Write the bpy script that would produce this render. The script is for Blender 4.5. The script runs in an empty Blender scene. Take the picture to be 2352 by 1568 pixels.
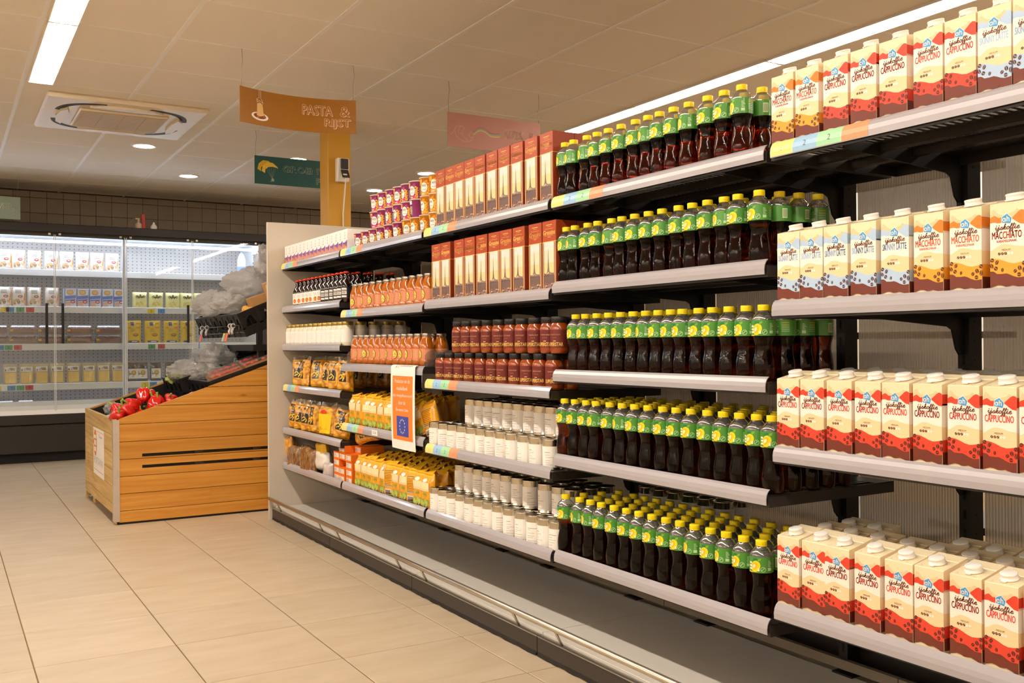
import bpy, math, random
from mathutils import Vector, Matrix, geometry, noise

random.seed(7)
SC = bpy.context.scene
COL = SC.collection

# ------------------------------------------------------------------ camera, world, exposure
cam_d = bpy.data.cameras.new('camera')
cam_d.sensor_width = 36.0
cam_d.lens = 33.73
cam_d.clip_start = 0.05
cam_d.clip_end = 60
cam = bpy.data.objects.new('camera', cam_d)
COL.objects.link(cam)
_R = Vector((0.85893472, -0.51203027, -0.0074935))
_U = Vector((0.00532716, -0.00569807, 0.99996958))
_F = Vector((0.51205739, 0.85894851, 0.0021666))
cam.matrix_world = Matrix(((_R.x, _U.x, -_F.x, 0), (_R.y, _U.y, -_F.y, 0), (_R.z, _U.z, -_F.z, 1.0541), (0, 0, 0, 1)))
SC.camera = cam

world = bpy.data.worlds.new('room_air')
world.use_nodes = True
world.node_tree.nodes['Background'].inputs[0].default_value = (1.0, 0.86, 0.7, 1)
world.node_tree.nodes['Background'].inputs[1].default_value = 0.15
SC.world = world

SC.view_settings.view_transform = 'Standard'
SC.view_settings.look = 'None'
SC.view_settings.gamma = 1.0
SC.view_settings.use_curve_mapping = False
SC.view_settings.exposure = 0.9
try:
    cy = SC.cycles
    cy.max_bounces = 10
    cy.diffuse_bounces = 6
    cy.glossy_bounces = 4
    cy.transmission_bounces = 8
    cy.transparent_max_bounces = 12
    cy.caustics_reflective = False
    cy.caustics_refractive = False
    cy.sample_clamp_indirect = 4.0
    cy.use_denoising = True
except Exception:
    pass
STRIP_POWER = 40.0       # ceiling light strips
SPOT_POWER = 30.0        # recessed downlights
FRIDGE_POWER = 22.0       # strip lamps inside the refrigerated cabinet

# ------------------------------------------------------------------ colour and material helpers
def lin(h):
    h = h.lstrip('#')
    out = []
    for i in (0, 2, 4):
        c = int(h[i:i + 2], 16) / 255.0
        out.append(c / 12.92 if c <= 0.04045 else ((c + 0.055) / 1.055) ** 2.4)
    return (out[0], out[1], out[2], 1.0)

MATS = {}
def mat(name, col='#808080', rough=0.5, metal=0.0, spec=0.5, trans=0.0, ior=1.45, emis=None, estr=0.0, coat=0.0, noise_amt=0.0, noise_scale=20.0, bump=0.0, bump_scale=60.0, alpha=None, sheen=0.0):
    if name in MATS:
        return MATS[name]
    m = bpy.data.materials.new(name)
    m.use_nodes = True
    nt = m.node_tree
    b = nt.nodes['Principled BSDF']
    c = lin(col)
    b.inputs['Base Color'].default_value = c
    b.inputs['Roughness'].default_value = rough
    b.inputs['Metallic'].default_value = metal
    b.inputs['Specular IOR Level'].default_value = spec
    b.inputs['IOR'].default_value = ior
    b.inputs['Transmission Weight'].default_value = trans
    b.inputs['Coat Weight'].default_value = coat
    b.inputs['Coat Roughness'].default_value = 0.08
    if emis:
        b.inputs['Emission Color'].default_value = lin(emis)
        b.inputs['Emission Strength'].default_value = estr
    if noise_amt > 0:
        tc = nt.nodes.new('ShaderNodeTexCoord')
        nz = nt.nodes.new('ShaderNodeTexNoise')
        nz.inputs['Scale'].default_value = noise_scale
        nz.inputs['Detail'].default_value = 4
        mp = nt.nodes.new('ShaderNodeMapRange')
        mp.inputs[3].default_value = 1 - noise_amt
        mp.inputs[4].default_value = 1 + noise_amt
        mx = nt.nodes.new('ShaderNodeMix')
        mx.data_type = 'RGBA'
        mx.blend_type = 'MULTIPLY'
        mx.inputs[0].default_value = 1
        mx.inputs[6].default_value = c
        nt.links.new(tc.outputs['Object'], nz.inputs['Vector'])
        nt.links.new(nz.outputs[0], mp.inputs[0])
        nt.links.new(mp.outputs[0], mx.inputs[7])
        nt.links.new(mx.outputs[2], b.inputs['Base Color'])
    if bump > 0:
        tc = nt.nodes.new('ShaderNodeTexCoord')
        nz = nt.nodes.new('ShaderNodeTexNoise')
        nz.inputs['Scale'].default_value = bump_scale
        nz.inputs['Detail'].default_value = 3
        bp = nt.nodes.new('ShaderNodeBump')
        bp.inputs['Strength'].default_value = bump
        bp.inputs['Distance'].default_value = 0.004
        nt.links.new(tc.outputs['Object'], nz.inputs['Vector'])
        nt.links.new(nz.outputs[0], bp.inputs['Height'])
        nt.links.new(bp.outputs[0], b.inputs['Normal'])
    MATS[name] = m
    return m

def film_mat(name, tint='#ffffff', body='#ffffff', clear=0.7, rough=0.12, gloss=0.25, body_amt=0.2):
    """thin clear plastic or glass: transparent + gloss + a little milky body"""
    if name in MATS:
        return MATS[name]
    m = bpy.data.materials.new(name)
    m.use_nodes = True
    nt = m.node_tree
    nt.nodes.clear()
    out = nt.nodes.new('ShaderNodeOutputMaterial')
    tr = nt.nodes.new('ShaderNodeBsdfTransparent')
    tr.inputs[0].default_value = lin(tint)
    gl = nt.nodes.new('ShaderNodeBsdfGlossy')
    gl.inputs['Roughness'].default_value = rough
    df = nt.nodes.new('ShaderNodeBsdfDiffuse')
    df.inputs[0].default_value = lin(body)
    fr = nt.nodes.new('ShaderNodeLayerWeight')
    fr.inputs['Blend'].default_value = 0.35
    mr = nt.nodes.new('ShaderNodeMapRange')
    mr.inputs[3].default_value = gloss * 0.25
    mr.inputs[4].default_value = min(1.0, gloss * 2.2)
    m1 = nt.nodes.new('ShaderNodeMixShader')
    m1.inputs[0].default_value = body_amt
    m2 = nt.nodes.new('ShaderNodeMixShader')
    nt.links.new(tr.outputs[0], m1.inputs[1])
    nt.links.new(df.outputs[0], m1.inputs[2])
    nt.links.new(fr.outputs['Facing'], mr.inputs[0])
    nt.links.new(mr.outputs[0], m2.inputs[0])
    nt.links.new(m1.outputs[0], m2.inputs[1])
    nt.links.new(gl.outputs[0], m2.inputs[2])
    nt.links.new(m2.outputs[0], out.inputs[0])
    MATS[name] = m
    return m

def emit_mat(name, col, strength):
    if name in MATS:
        return MATS[name]
    m = bpy.data.materials.new(name)
    m.use_nodes = True
    nt = m.node_tree
    nt.nodes.clear()
    out = nt.nodes.new('ShaderNodeOutputMaterial')
    e = nt.nodes.new('ShaderNodeEmission')
    e.inputs[0].default_value = lin(col)
    e.inputs[1].default_value = strength
    nt.links.new(e.outputs[0], out.inputs[0])
    MATS[name] = m
    return m

def tinted_pieces(name, cols, rough=0.5, scale=(1, 1, 1), nscale=6.0, amt=0.08, vary=0.06, spec=0.4, coat=0.0, bump=0.0, knots=False, dist=1.5):
    """base colour mixes two tones with stretched noise in object space and varies a little from piece to piece"""
    if name in MATS:
        return MATS[name]
    m = bpy.data.materials.new(name)
    m.use_nodes = True
    nt = m.node_tree
    b = nt.nodes['Principled BSDF']
    b.inputs['Roughness'].default_value = rough
    b.inputs['Specular IOR Level'].default_value = spec
    b.inputs['Coat Weight'].default_value = coat
    tc = nt.nodes.new('ShaderNodeTexCoord')
    oi = nt.nodes.new('ShaderNodeObjectInfo')
    mp = nt.nodes.new('ShaderNodeMapping')
    mp.inputs['Scale'].default_value = scale
    ad = nt.nodes.new('ShaderNodeVectorMath')
    ad.operation = 'ADD'
    sc_ = nt.nodes.new('ShaderNodeVectorMath')
    sc_.operation = 'SCALE'
    sc_.inputs[3].default_value = 37.0
    cb = nt.nodes.new('ShaderNodeCombineXYZ')
    for i in range(3):
        nt.links.new(oi.outputs['Random'], cb.inputs[i])
    nt.links.new(cb.outputs[0], sc_.inputs[0])
    nt.links.new(tc.outputs['Object'], ad.inputs[0])
    nt.links.new(sc_.outputs[0], ad.inputs[1])
    nt.links.new(ad.outputs[0], mp.inputs['Vector'])
    nz = nt.nodes.new('ShaderNodeTexNoise')
    nz.inputs['Scale'].default_value = nscale
    nz.inputs['Detail'].default_value = 6
    nz.inputs['Distortion'].default_value = dist
    nt.links.new(mp.outputs[0], nz.inputs['Vector'])
    cr = nt.nodes.new('ShaderNodeValToRGB')
    n = len(cols)
    els = cr.color_ramp.elements
    while len(els) < n:
        els.new(0.5)
    for i, c in enumerate(cols):
        els[i].position = 0.3 + 0.4 * i / max(1, n - 1)
        els[i].color = lin(c)
    nt.links.new(nz.outputs[0], cr.inputs[0])
    hs = nt.nodes.new('ShaderNodeHueSaturation')
    mr = nt.nodes.new('ShaderNodeMapRange')
    mr.inputs[3].default_value = 1 - vary
    mr.inputs[4].default_value = 1 + vary
    nt.links.new(oi.outputs['Random'], mr.inputs[0])
    nt.links.new(mr.outputs[0], hs.inputs['Value'])
    nt.links.new(cr.outputs[0], hs.inputs['Color'])
    last = hs.outputs[0]
    if knots:
        vo = nt.nodes.new('ShaderNodeTexVoronoi')
        vo.inputs['Scale'].default_value = 2.1
        mk = nt.nodes.new('ShaderNodeMapping')
        mk.inputs['Scale'].default_value = (1.0, 1.0, 3.0)
        nt.links.new(ad.outputs[0], mk.inputs['Vector'])
        nt.links.new(mk.outputs[0], vo.inputs['Vector'])
        kr = nt.nodes.new('ShaderNodeMapRange')
        kr.inputs[1].default_value = 0.02
        kr.inputs[2].default_value = 0.075
        kr.inputs[3].default_value = 0.75
        kr.inputs[4].default_value = 0.0
        nt.links.new(vo.outputs['Distance'], kr.inputs[0])
        mx = nt.nodes.new('ShaderNodeMix')
        mx.data_type = 'RGBA'
        mx.inputs[7].default_value = lin('#7a4218')
        nt.links.new(kr.outputs[0], mx.inputs[0])
        nt.links.new(last, mx.inputs[6])
        last = mx.outputs[2]
    nt.links.new(last, b.inputs['Base Color'])
    if bump > 0:
        bp = nt.nodes.new('ShaderNodeBump')
        bp.inputs['Strength'].default_value = bump
        bp.inputs['Distance'].default_value = 0.002
        nt.links.new(nz.outputs[0], bp.inputs['Height'])
        nt.links.new(bp.outputs[0], b.inputs['Normal'])
    MATS[name] = m
    return m

# ------------------------------------------------------------------ object helpers
def link(o, parent=None, loc=(0, 0, 0), rot=(0, 0, 0)):
    COL.objects.link(o)
    o.location = loc
    o.rotation_euler = rot
    if parent is not None:
        o.parent = parent
    return o

def tag(o, label=None, cat=None, group=None, kind=None):
    if label:
        o['label'] = label
    if cat:
        o['category'] = cat
    if group:
        o['group'] = group
    if kind:
        o['kind'] = kind
    return o

def part(name, mesh, parent, loc=(0, 0, 0), rot=(0, 0, 0), label=None, kind=None):
    o = link(bpy.data.objects.new(name, mesh), parent, loc, rot)
    return tag(o, label=label, kind=kind)

def thing(name, mesh, label, cat, loc=(0, 0, 0), rot=(0, 0, 0), group=None):
    """a top-level thing: one mesh, or an Empty when mesh is None"""
    o = link(bpy.data.objects.new(name, mesh), None, loc, rot)
    return tag(o, label, cat, group)

class Proto:
    """a thing with its parts; every copy shares the mesh data but is an object of its own"""
    def __init__(self, name, mesh, parts, cat):
        self.name, self.mesh, self.parts, self.cat = name, mesh, parts, cat
    def put(self, loc, label, group=None, rz=0.0, rot=None, front=True, scale=None):
        r = rot if rot is not None else (0, 0, rz)
        o = thing(self.name, self.mesh, label, self.cat, loc, r, group)
        if scale:
            o.scale = scale
        for p in self.parts:
            nm, me = p[0], p[1]
            if not front and len(p) > 2 and p[2] == 'front':
                continue
            c = bpy.data.objects.new(nm, me)
            COL.objects.link(c)
            c.parent = o
        return o

ORD = ['first', 'second', 'third', 'fourth', 'fifth', 'sixth', 'seventh', 'eighth', 'ninth', 'tenth', 'eleventh', 'twelfth',
       'thirteenth', 'fourteenth', 'fifteenth', 'sixteenth', 'seventeenth', 'eighteenth', 'nineteenth', 'twentieth']

class MB:
    """collects shapes into one mesh"""
    def __init__(self):
        self.v, self.f, self.m, self.s = [], [], [], []
    def add(self, verts, faces, mi=0, smooth=False):
        n = len(self.v)
        self.v.extend([tuple(p) for p in verts])
        for k, fc in enumerate(faces):
            self.f.append(tuple(i + n for i in fc))
            self.m.append(mi[k] if isinstance(mi, list) else mi)
            self.s.append(smooth)
        return self
    def box(self, x0, x1, y0, y1, z0, z1, mi=0):
        v = [(x0, y0, z0), (x1, y0, z0), (x1, y1, z0), (x0, y1, z0), (x0, y0, z1), (x1, y0, z1), (x1, y1, z1), (x0, y1, z1)]
        return self.add(v, [(0, 3, 2, 1), (4, 5, 6, 7), (0, 1, 5, 4), (1, 2, 6, 5), (2, 3, 7, 6), (3, 0, 4, 7)], mi)
    def bbox(self, x0, x1, y0, y1, z0, z1, b=0.002, mi=0):
        """box with chamfered edges"""
        X, Y, Z = (x0, x1), (y0, y1), (z0, z1)
        v, idx = [], {}
        for i in (0, 1):
            for j in (0, 1):
                for k in (0, 1):
                    sx, sy, sz = (1 - 2 * i) * b, (1 - 2 * j) * b, (1 - 2 * k) * b
                    for a, p in (('x', (X[i], Y[j] + sy, Z[k] + sz)), ('y', (X[i] + sx, Y[j], Z[k] + sz)), ('z', (X[i] + sx, Y[j] + sy, Z[k]))):
                        idx[(i, j, k, a)] = len(v)
                        v.append(p)
        f = []
        q = lambda *ks: f.append(tuple(idx[t] for t in ks))
        for s in (0, 1):
            o = 1 if s else -1
            def od(l):
                f.append(tuple(idx[t] for t in (l if s else l[::-1])))
            od([(s, 0, 0, 'x'), (s, 1, 0, 'x'), (s, 1, 1, 'x'), (s, 0, 1, 'x')])
            od([(0, s, 0, 'y'), (0, s, 1, 'y'), (1, s, 1, 'y'), (1, s, 0, 'y')])
            od([(0, 0, s, 'z'), (1, 0, s, 'z'), (1, 1, s, 'z'), (0, 1, s, 'z')])
        for i in (0, 1):
            for j in (0, 1):
                e = [(i, j, 0, 'x'), (i, j, 1, 'x'), (i, j, 1, 'y'), (i, j, 0, 'y')]
                q(*(e if (i ^ j) else e[::-1]))
                e = [(i, 0, j, 'x'), (i, 1, j, 'x'), (i, 1, j, 'z'), (i, 0, j, 'z')]
                q(*(e[::-1] if (i ^ j) else e))
                e = [(0, i, j, 'y'), (1, i, j, 'y'), (1, i, j, 'z'), (0, i, j, 'z')]
                q(*(e if (i ^ j) else e[::-1]))
        for i in (0, 1):
            for j in (0, 1):
                for k in (0, 1):
                    t = [(i, j, k, 'x'), (i, j, k, 'y'), (i, j, k, 'z')]
                    q(*(t if (i + j + k) % 2 else t[::-1]))
        return self.add(v, f, mi)
    def prism(self, poly, axis, a, b, mi=0, cap=True):
        """2D polygon (the two other axes, in xyz order) swept from a to b along axis"""
        n = len(poly)
        def P(p, t):
            return {'x': (t, p[0], p[1]), 'y': (p[0], t, p[1]), 'z': (p[0], p[1], t)}[axis]
        v = [P(p, a) for p in poly] + [P(p, b) for p in poly]
        f = [(i, (i + 1) % n, n + (i + 1) % n, n + i) for i in range(n)]
        if cap:
            tris = geometry.tessellate_polygon([[Vector((p[0], p[1], 0)) for p in poly]])
            for t in tris:
                f.append((t[2], t[1], t[0]))
                f.append((t[0] + n, t[1] + n, t[2] + n))
        return self.add(v, f, mi)
    def lathe(self, prof, seg=16, c=(0, 0, 0), mi=0, smooth=True, sx=1.0, sy=1.0, a0=0.0):
        v, f, m = [], [], []
        for (r, z) in prof:
            for k in range(seg):
                a = a0 + 2 * math.pi * k / seg
                v.append((c[0] + sx * r * math.cos(a), c[1] + sy * r * math.sin(a), c[2] + z))
        for i in range(len(prof) - 1):
            for k in range(seg):
                k2 = (k + 1) % seg
                f.append((i * seg + k, i * seg + k2, (i + 1) * seg + k2, (i + 1) * seg + k))
                m.append(mi[i] if isinstance(mi, list) else mi)
        return self.add(v, f, m, smooth)
    def tube(self, pts, r, seg=8, mi=0, smooth=True, cap=True):
        pts = [Vector(p) for p in pts]
        n = len(pts)
        v, f = [], []
        up = None
        for i, p in enumerate(pts):
            d = (pts[min(i + 1, n - 1)] - pts[max(i - 1, 0)]).normalized()
            if up is None:
                up = Vector((0, 0, 1)) if abs(d.z) < 0.9 else Vector((1, 0, 0))
            a = d.cross(up).normalized()
            up = a.cross(d).normalized()
            rr = r[i] if isinstance(r, (list, tuple)) else r
            for k in range(seg):
                t = 2 * math.pi * k / seg
                v.append(p + a * math.cos(t) * rr + up * math.sin(t) * rr)
        for i in range(n - 1):
            for k in range(seg):
                k2 = (k + 1) % seg
                f.append((i * seg + k, (i + 1) * seg + k, (i + 1) * seg + k2, i * seg + k2))
        if cap:
            f.append(tuple(range(seg)))
            f.append(tuple(range((n - 1) * seg, n * seg))[::-1])
        return self.add(v, f, mi, smooth)
    def ell(self, c, r, seg=12, rings=8, mi=0, fn=None):
        v, f = [], []
        for i in range(rings + 1):
            t = math.pi * i / rings
            for k in range(seg):
                a = 2 * math.pi * k / seg
                d = Vector((math.sin(t) * math.cos(a), math.sin(t) * math.sin(a), -math.cos(t)))
                s = fn(d) if fn else 1.0
                v.append((c[0] + r[0] * d.x * s, c[1] + r[1] * d.y * s, c[2] + r[2] * d.z * s))
        for i in range(rings):
            for k in range(seg):
                k2 = (k + 1) % seg
                f.append((i * seg + k, i * seg + k2, (i + 1) * seg + k2, (i + 1) * seg + k))
        return self.add(v, f, mi, True)
    def xform(self, M, start=0):
        for i in range(start, len(self.v)):
            self.v[i] = tuple(M @ Vector(self.v[i]))
        return self
    def mesh(self, name, mats):
        me = bpy.data.meshes.new(name)
        me.from_pydata(self.v, [], self.f)
        for m in mats:
            me.materials.append(m)
        me.polygons.foreach_set('material_index', self.m)
        me.polygons.foreach_set('use_smooth', self.s)
        me.update()
        return me

# ------------------------------------------------------------------ flat print (lettering, emblems, pictures)
_TXT = {}
def text_tris(s, shear=0.0):
    key = (s, shear)
    if key in _TXT:
        return _TXT[key]
    cu = bpy.data.curves.new('print', 'FONT')
    cu.body = s
    cu.size = 1.0
    cu.resolution_u = 2
    cu.shear = shear
    o = bpy.data.objects.new('print', cu)
    COL.objects.link(o)
    bpy.context.view_layer.update()
    ev = o.evaluated_get(bpy.context.evaluated_depsgraph_get())
    me = ev.to_mesh()
    vs = [(v.co.x, v.co.y) for v in me.vertices]
    fs = [tuple(p.vertices) for p in me.polygons]
    ev.to_mesh_clear()
    bpy.data.objects.remove(o)
    bpy.data.curves.remove(cu)
    if not vs:
        _TXT[key] = ([], [], 1, 1)
        return _TXT[key]
    x0 = min(p[0] for p in vs); x1 = max(p[0] for p in vs)
    y0 = min(p[1] for p in vs); y1 = max(p[1] for p in vs)
    vs = [((p[0] - x0) / (x1 - x0), (p[1] - y0) / (y1 - y0)) for p in vs]
    _TXT[key] = (vs, fs, x1 - x0, y1 - y0)
    return _TXT[key]

def smooth_path(pts, sub=3):
    out = []
    n = len(pts)
    for i in range(n - 1):
        p0, p1, p2, p3 = pts[max(i - 1, 0)], pts[i], pts[i + 1], pts[min(i + 2, n - 1)]
        for k in range(sub):
            t = k / sub
            out.append(tuple(0.5 * (2 * p1[j] + (p2[j] - p0[j]) * t + (2 * p0[j] - 5 * p1[j] + 4 * p2[j] - p3[j]) * t * t + (3 * p1[j] - p0[j] - 3 * p2[j] + p3[j]) * t ** 3) for j in (0, 1)))
    out.append(tuple(pts[-1]))
    return out

class Print:
    """2D shapes in (u to the right, v up), put on a surface through a mapping"""
    def __init__(self):
        self.t = []
    def poly(self, pts, mi, lay=1):
        tr = geometry.tessellate_polygon([[Vector((p[0], p[1], 0)) for p in pts]])
        for t in tr:
            self.t.append(([pts[i] for i in t], mi, lay))
        return self
    def rect(self, u0, v0, u1, v1, mi, lay=1):
        self.t.append(([(u0, v0), (u1, v0), (u1, v1), (u0, v1)], mi, lay))
        return self
    def ell(self, cu, cv, ru, rv, mi, lay=1, n=12, rot=0.0):
        c, s = math.cos(rot), math.sin(rot)
        p = []
        for k in range(n):
            a = 2 * math.pi * k / n
            x, y = ru * math.cos(a), rv * math.sin(a)
            p.append((cu + x * c - y * s, cv + x * s + y * c))
        self.t.append((p, mi, lay))
        return self
    def ribbon(self, pts, w, mi, lay=1, closed=False):
        n = len(pts)
        L, R_ = [], []
        for i in range(n):
            a = pts[(i - 1) % n] if closed else pts[max(i - 1, 0)]
            b = pts[(i + 1) % n] if closed else pts[min(i + 1, n - 1)]
            dx, dy = b[0] - a[0], b[1] - a[1]
            l = math.hypot(dx, dy) or 1
            nx, ny = -dy / l * w / 2, dx / l * w / 2
            L.append((pts[i][0] + nx, pts[i][1] + ny))
            R_.append((pts[i][0] - nx, pts[i][1] - ny))
        for i in range(n if closed else n - 1):
            j = (i + 1) % n
            self.t.append(([R_[i], R_[j], L[j], L[i]], mi, lay))
        return self
    def text(self, s, u, v, w, h, mi, lay=2, align='l', shear=0.0, bold=0.0):
        if bold:
            for d in (-bold, bold):
                self.text(s, u + d, v, w, h, mi, lay, align, shear)
                self.text(s, u, v + d, w, h, mi, lay, align, shear)
        vs, fs, tw, th = text_tris(s, shear)
        if w is None:
            w = h * tw / th
        if align == 'c':
            u -= w / 2
        elif align == 'r':
            u -= w
        for f in fs:
            self.t.append(([(u + vs[i][0] * w, v + vs[i][1] * h) for i in f], mi, lay))
        return self
    def band(self, top, bot, mi, lay=1):
        """area between two curves given as (u, v) lists with the same u values"""
        for i in range(len(top) - 1):
            self.t.append(([bot[i], bot[i + 1], top[i + 1], top[i]], mi, lay))
        return self
    def onto(self, mb, fn, step=None):
        for pts, mi, lay in self.t:
            polys = [pts]
            if step:
                u0 = min(p[0] for p in pts); u1 = max(p[0] for p in pts)
                k0, k1 = math.floor(u0 / step), math.ceil(u1 / step)
                if k1 - k0 > 1:
                    polys = []
                    for k in range(k0, k1):
                        q = clip(clip(pts, k * step, 1), (k + 1) * step, -1)
                        if len(q) > 2:
                            polys.append(q)
            for q in polys:
                mb.add([fn(p[0], p[1], lay) for p in q], [tuple(range(len(q)))], mi)
        return mb

def clip(pts, c, sgn):
    out = []
    n = len(pts)
    for i in range(n):
        a, b = pts[i], pts[(i + 1) % n]
        da, db = sgn * (a[0] - c), sgn * (b[0] - c)
        if da >= 0:
            out.append(a)
        if (da > 0 and db < 0) or (da < 0 and db > 0):
            t = da / (da - db)
            out.append((c, a[1] + (b[1] - a[1]) * t))
    return out

EPS = 0.00025
def on_front(x, y=0.0, z=0.0):
    """front face towards the aisle (-X): u runs to the right as seen from the aisle (-Y)"""
    return lambda u, v, l: (x - EPS * l, y - u, z + v)
def on_cyl(r, z=0.0, eps=EPS, u0=0.0):
    """round a jar: u = 0 faces the aisle"""
    def fn(u, v, l):
        a = math.pi + (u + u0) / r
        rr = r + eps * l
        return (rr * math.cos(a), rr * math.sin(a), z + v)
    return fn
def on_south(y, x=0.0, z=0.0):
    """face towards the camera end (-Y): u runs along +X"""
    return lambda u, v, l: (x + u, y - EPS * l, z + v)

# ------------------------------------------------------------------ shared materials
M_black = mat('black_metal', '#15120f', 0.45)
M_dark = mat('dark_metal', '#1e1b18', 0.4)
M_white = mat('white_plastic', '#eeeae4', 0.4)
M_steel = mat('satin_steel', '#c9c2b4', 0.28, metal=0.9)
M_alu = mat('brushed_aluminium', '#b9b6b0', 0.35, metal=0.7)
M_grey = mat('light_grey_metal', '#bdb6aa', 0.42, noise_amt=0.04, noise_scale=8)
M_rubber = mat('black_rubber', '#1a1715', 0.6)
M_paper = mat('white_paper', '#f3efe9', 0.7)
M_txt = mat('print_black', '#26211e', 0.6)
M_txtgrey = mat('print_grey', '#9a948e', 0.6)
M_cord = mat('white_cord', '#e9e4d8', 0.5)

# ================================================================== ROOM
ZC = 2.584
WB = 10.45
CEIL_X0, CEIL_Y0, SX, SY = 2.818, 4.351, 0.6, 0.605

def structure(name, mesh, kind='structure'):
    return tag(link(bpy.data.objects.new(name, mesh)), kind=kind)

# floor: slab with the grout, tiles as pieces on it
M_tile = tinted_pieces('stoneware_tile', ['#b8a78c', '#beae95', '#c4b49c'], rough=0.42, scale=(0.6, 2.0, 1), nscale=6, vary=0.035, spec=0.35, dist=0.6)
M_grout = mat('floor_grout', '#8a7250', 0.8)
mb = MB()
mb.box(-3.2, 7.0, -3.2, WB + 0.2, -0.1, -0.004)
floor = structure('floor', mb.mesh('floor', [M_grout]))
tb = MB()
tb.bbox(-0.2230, 0.2230, -0.2230, 0.2230, -0.004, 0.0, 0.0012)
me = tb.mesh('floor_tile', [M_tile])
for i in range(-5, 9):
    for j in range(-3, 17):
        x, y = 0.71 + 0.45 * i + 0.225, 3.07 + 0.45 * j + 0.225
        if y > WB - 0.2 or x > 4.4 or (x > 2.3 and y < 7):
            continue
        part('floor_tile', me, floor, (x, y, 0))

# ceiling: slab, recessed panels as pieces, tee bars
M_ctile = mat('ceiling_panel', '#f2ece2', 0.9, noise_amt=0.025, noise_scale=3, bump=0.25, bump_scale=400)
M_tee = mat('ceiling_tee_bar', '#f6f4f2', 0.5)
M_gap = mat('ceiling_shadow_gap', '#6f6254', 0.9)
mb = MB()
mb.box(-3.2, 7.0, -3.2, WB + 0.2, ZC + 0.018, ZC + 0.1)
ceil = structure('ceiling', mb.mesh('ceiling', [M_gap]))
tb = MB()
tb.bbox(-SX / 2 + 0.009, SX / 2 - 0.009, -SY / 2 + 0.004, SY / 2 - 0.004, ZC + 0.004, ZC + 0.018, 0.002)
me_ct = tb.mesh('ceiling_panel', [M_ctile])
far_tb = MB()
for i in range(-10, 7):
    for j in range(-13, 11):
        x, y = CEIL_X0 + SX * (i + 0.5), CEIL_Y0 + SY * (j + 0.5)
        if x > 6.8 or x < -3.1 or y > WB - 0.02 or y < -3.1:
            continue
        if -5 <= i <= 4 and -4 <= j <= 10:
            h = bpy.data.objects.new('ceiling_panel', me_ct)
            COL.objects.link(h)
            h.parent = ceil
            h.location = (x, y, 0)
            if y + SY / 2 > WB:
                h.scale = (1, (WB - (y - SY / 2)) / SY, 1)
                h.location = (x, (WB + y - SY / 2) / 2, 0)
        else:
            far_tb.box(x - SX / 2 + 0.009, x + SX / 2 - 0.009, y - SY / 2 + 0.004, min(WB, y + SY / 2) - 0.004, ZC + 0.004, ZC + 0.018)
part('outlying_panels', far_tb.mesh('outlying_panels', [M_ctile]), ceil, kind='stuff')
for i in range(-10, 8):
    x = CEIL_X0 + SX * i
    if -3.2 < x < 6.9:
        tb = MB()
        tb.box(-0.011, 0.011, -3.2, WB, ZC, ZC + 0.016)
        part('tee_bar', tb.mesh('tee_bar', [M_tee]), ceil, (x, 0, 0))
tb = MB()
tb.box(-3.2, 6.9, -0.006, 0.006, ZC + 0.0025, ZC + 0.016)
me = tb.mesh('cross_bar', [M_tee])
for j in range(-12, 11):
    part('cross_bar', me, ceil, (0, CEIL_Y0 + SY * j, 0))

# walls; only the one behind the fridge is tiled
M_wall = mat('painted_wall', '#ece6dc', 0.8)
for nm, b in (('wall_left', (-3.3, -3.2, -3.2, WB + 0.2)), ('wall_right', (7.0, 7.1, -3.2, WB + 0.2)), ('wall_front', (-3.3, 7.1, -3.3, -3.2))):
    mb = MB()
    mb.box(b[0], b[1], b[2], b[3], 0, ZC + 0.1)
    structure(nm, mb.mesh(nm, [M_wall]))
M_wtile = tinted_pieces('taupe_wall_tile', ['#8a7c68', '#948571'], rough=0.45, nscale=3, vary=0.05)
M_wgrout = mat('dark_wall_grout', '#4c4030', 0.9)
mb = MB()
mb.box(-3.3, 7.1, WB, WB + 0.1, 0, ZC + 0.1)
wall_back = structure('wall_back', mb.mesh('wall_back', [M_wgrout]))
tb = MB()
tb.bbox(-0.0725, 0.0725, -0.006, 0.0, -0.0722, 0.0722, 0.0012)
me = tb.mesh('wall_tile', [M_wtile])
tb = MB()
tb.bbox(-0.0725, 0.0725, -0.006, 0.0, -0.0285, 0.0285, 0.0012)
me_cut = tb.mesh('cut_wall_tile', [M_wtile])
for i in range(-5, 26):
    for j in range(0, 4):
        zz = 2.516 - 0.1485 * (j + 0.5)
        part('wall_tile', me, wall_back, (0.612 + 0.149 * (i + 0.5), WB, zz))
    part('cut_wall_tile', me_cut, wall_back, (0.612 + 0.149 * (i + 0.5), WB, 2.548))

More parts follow.
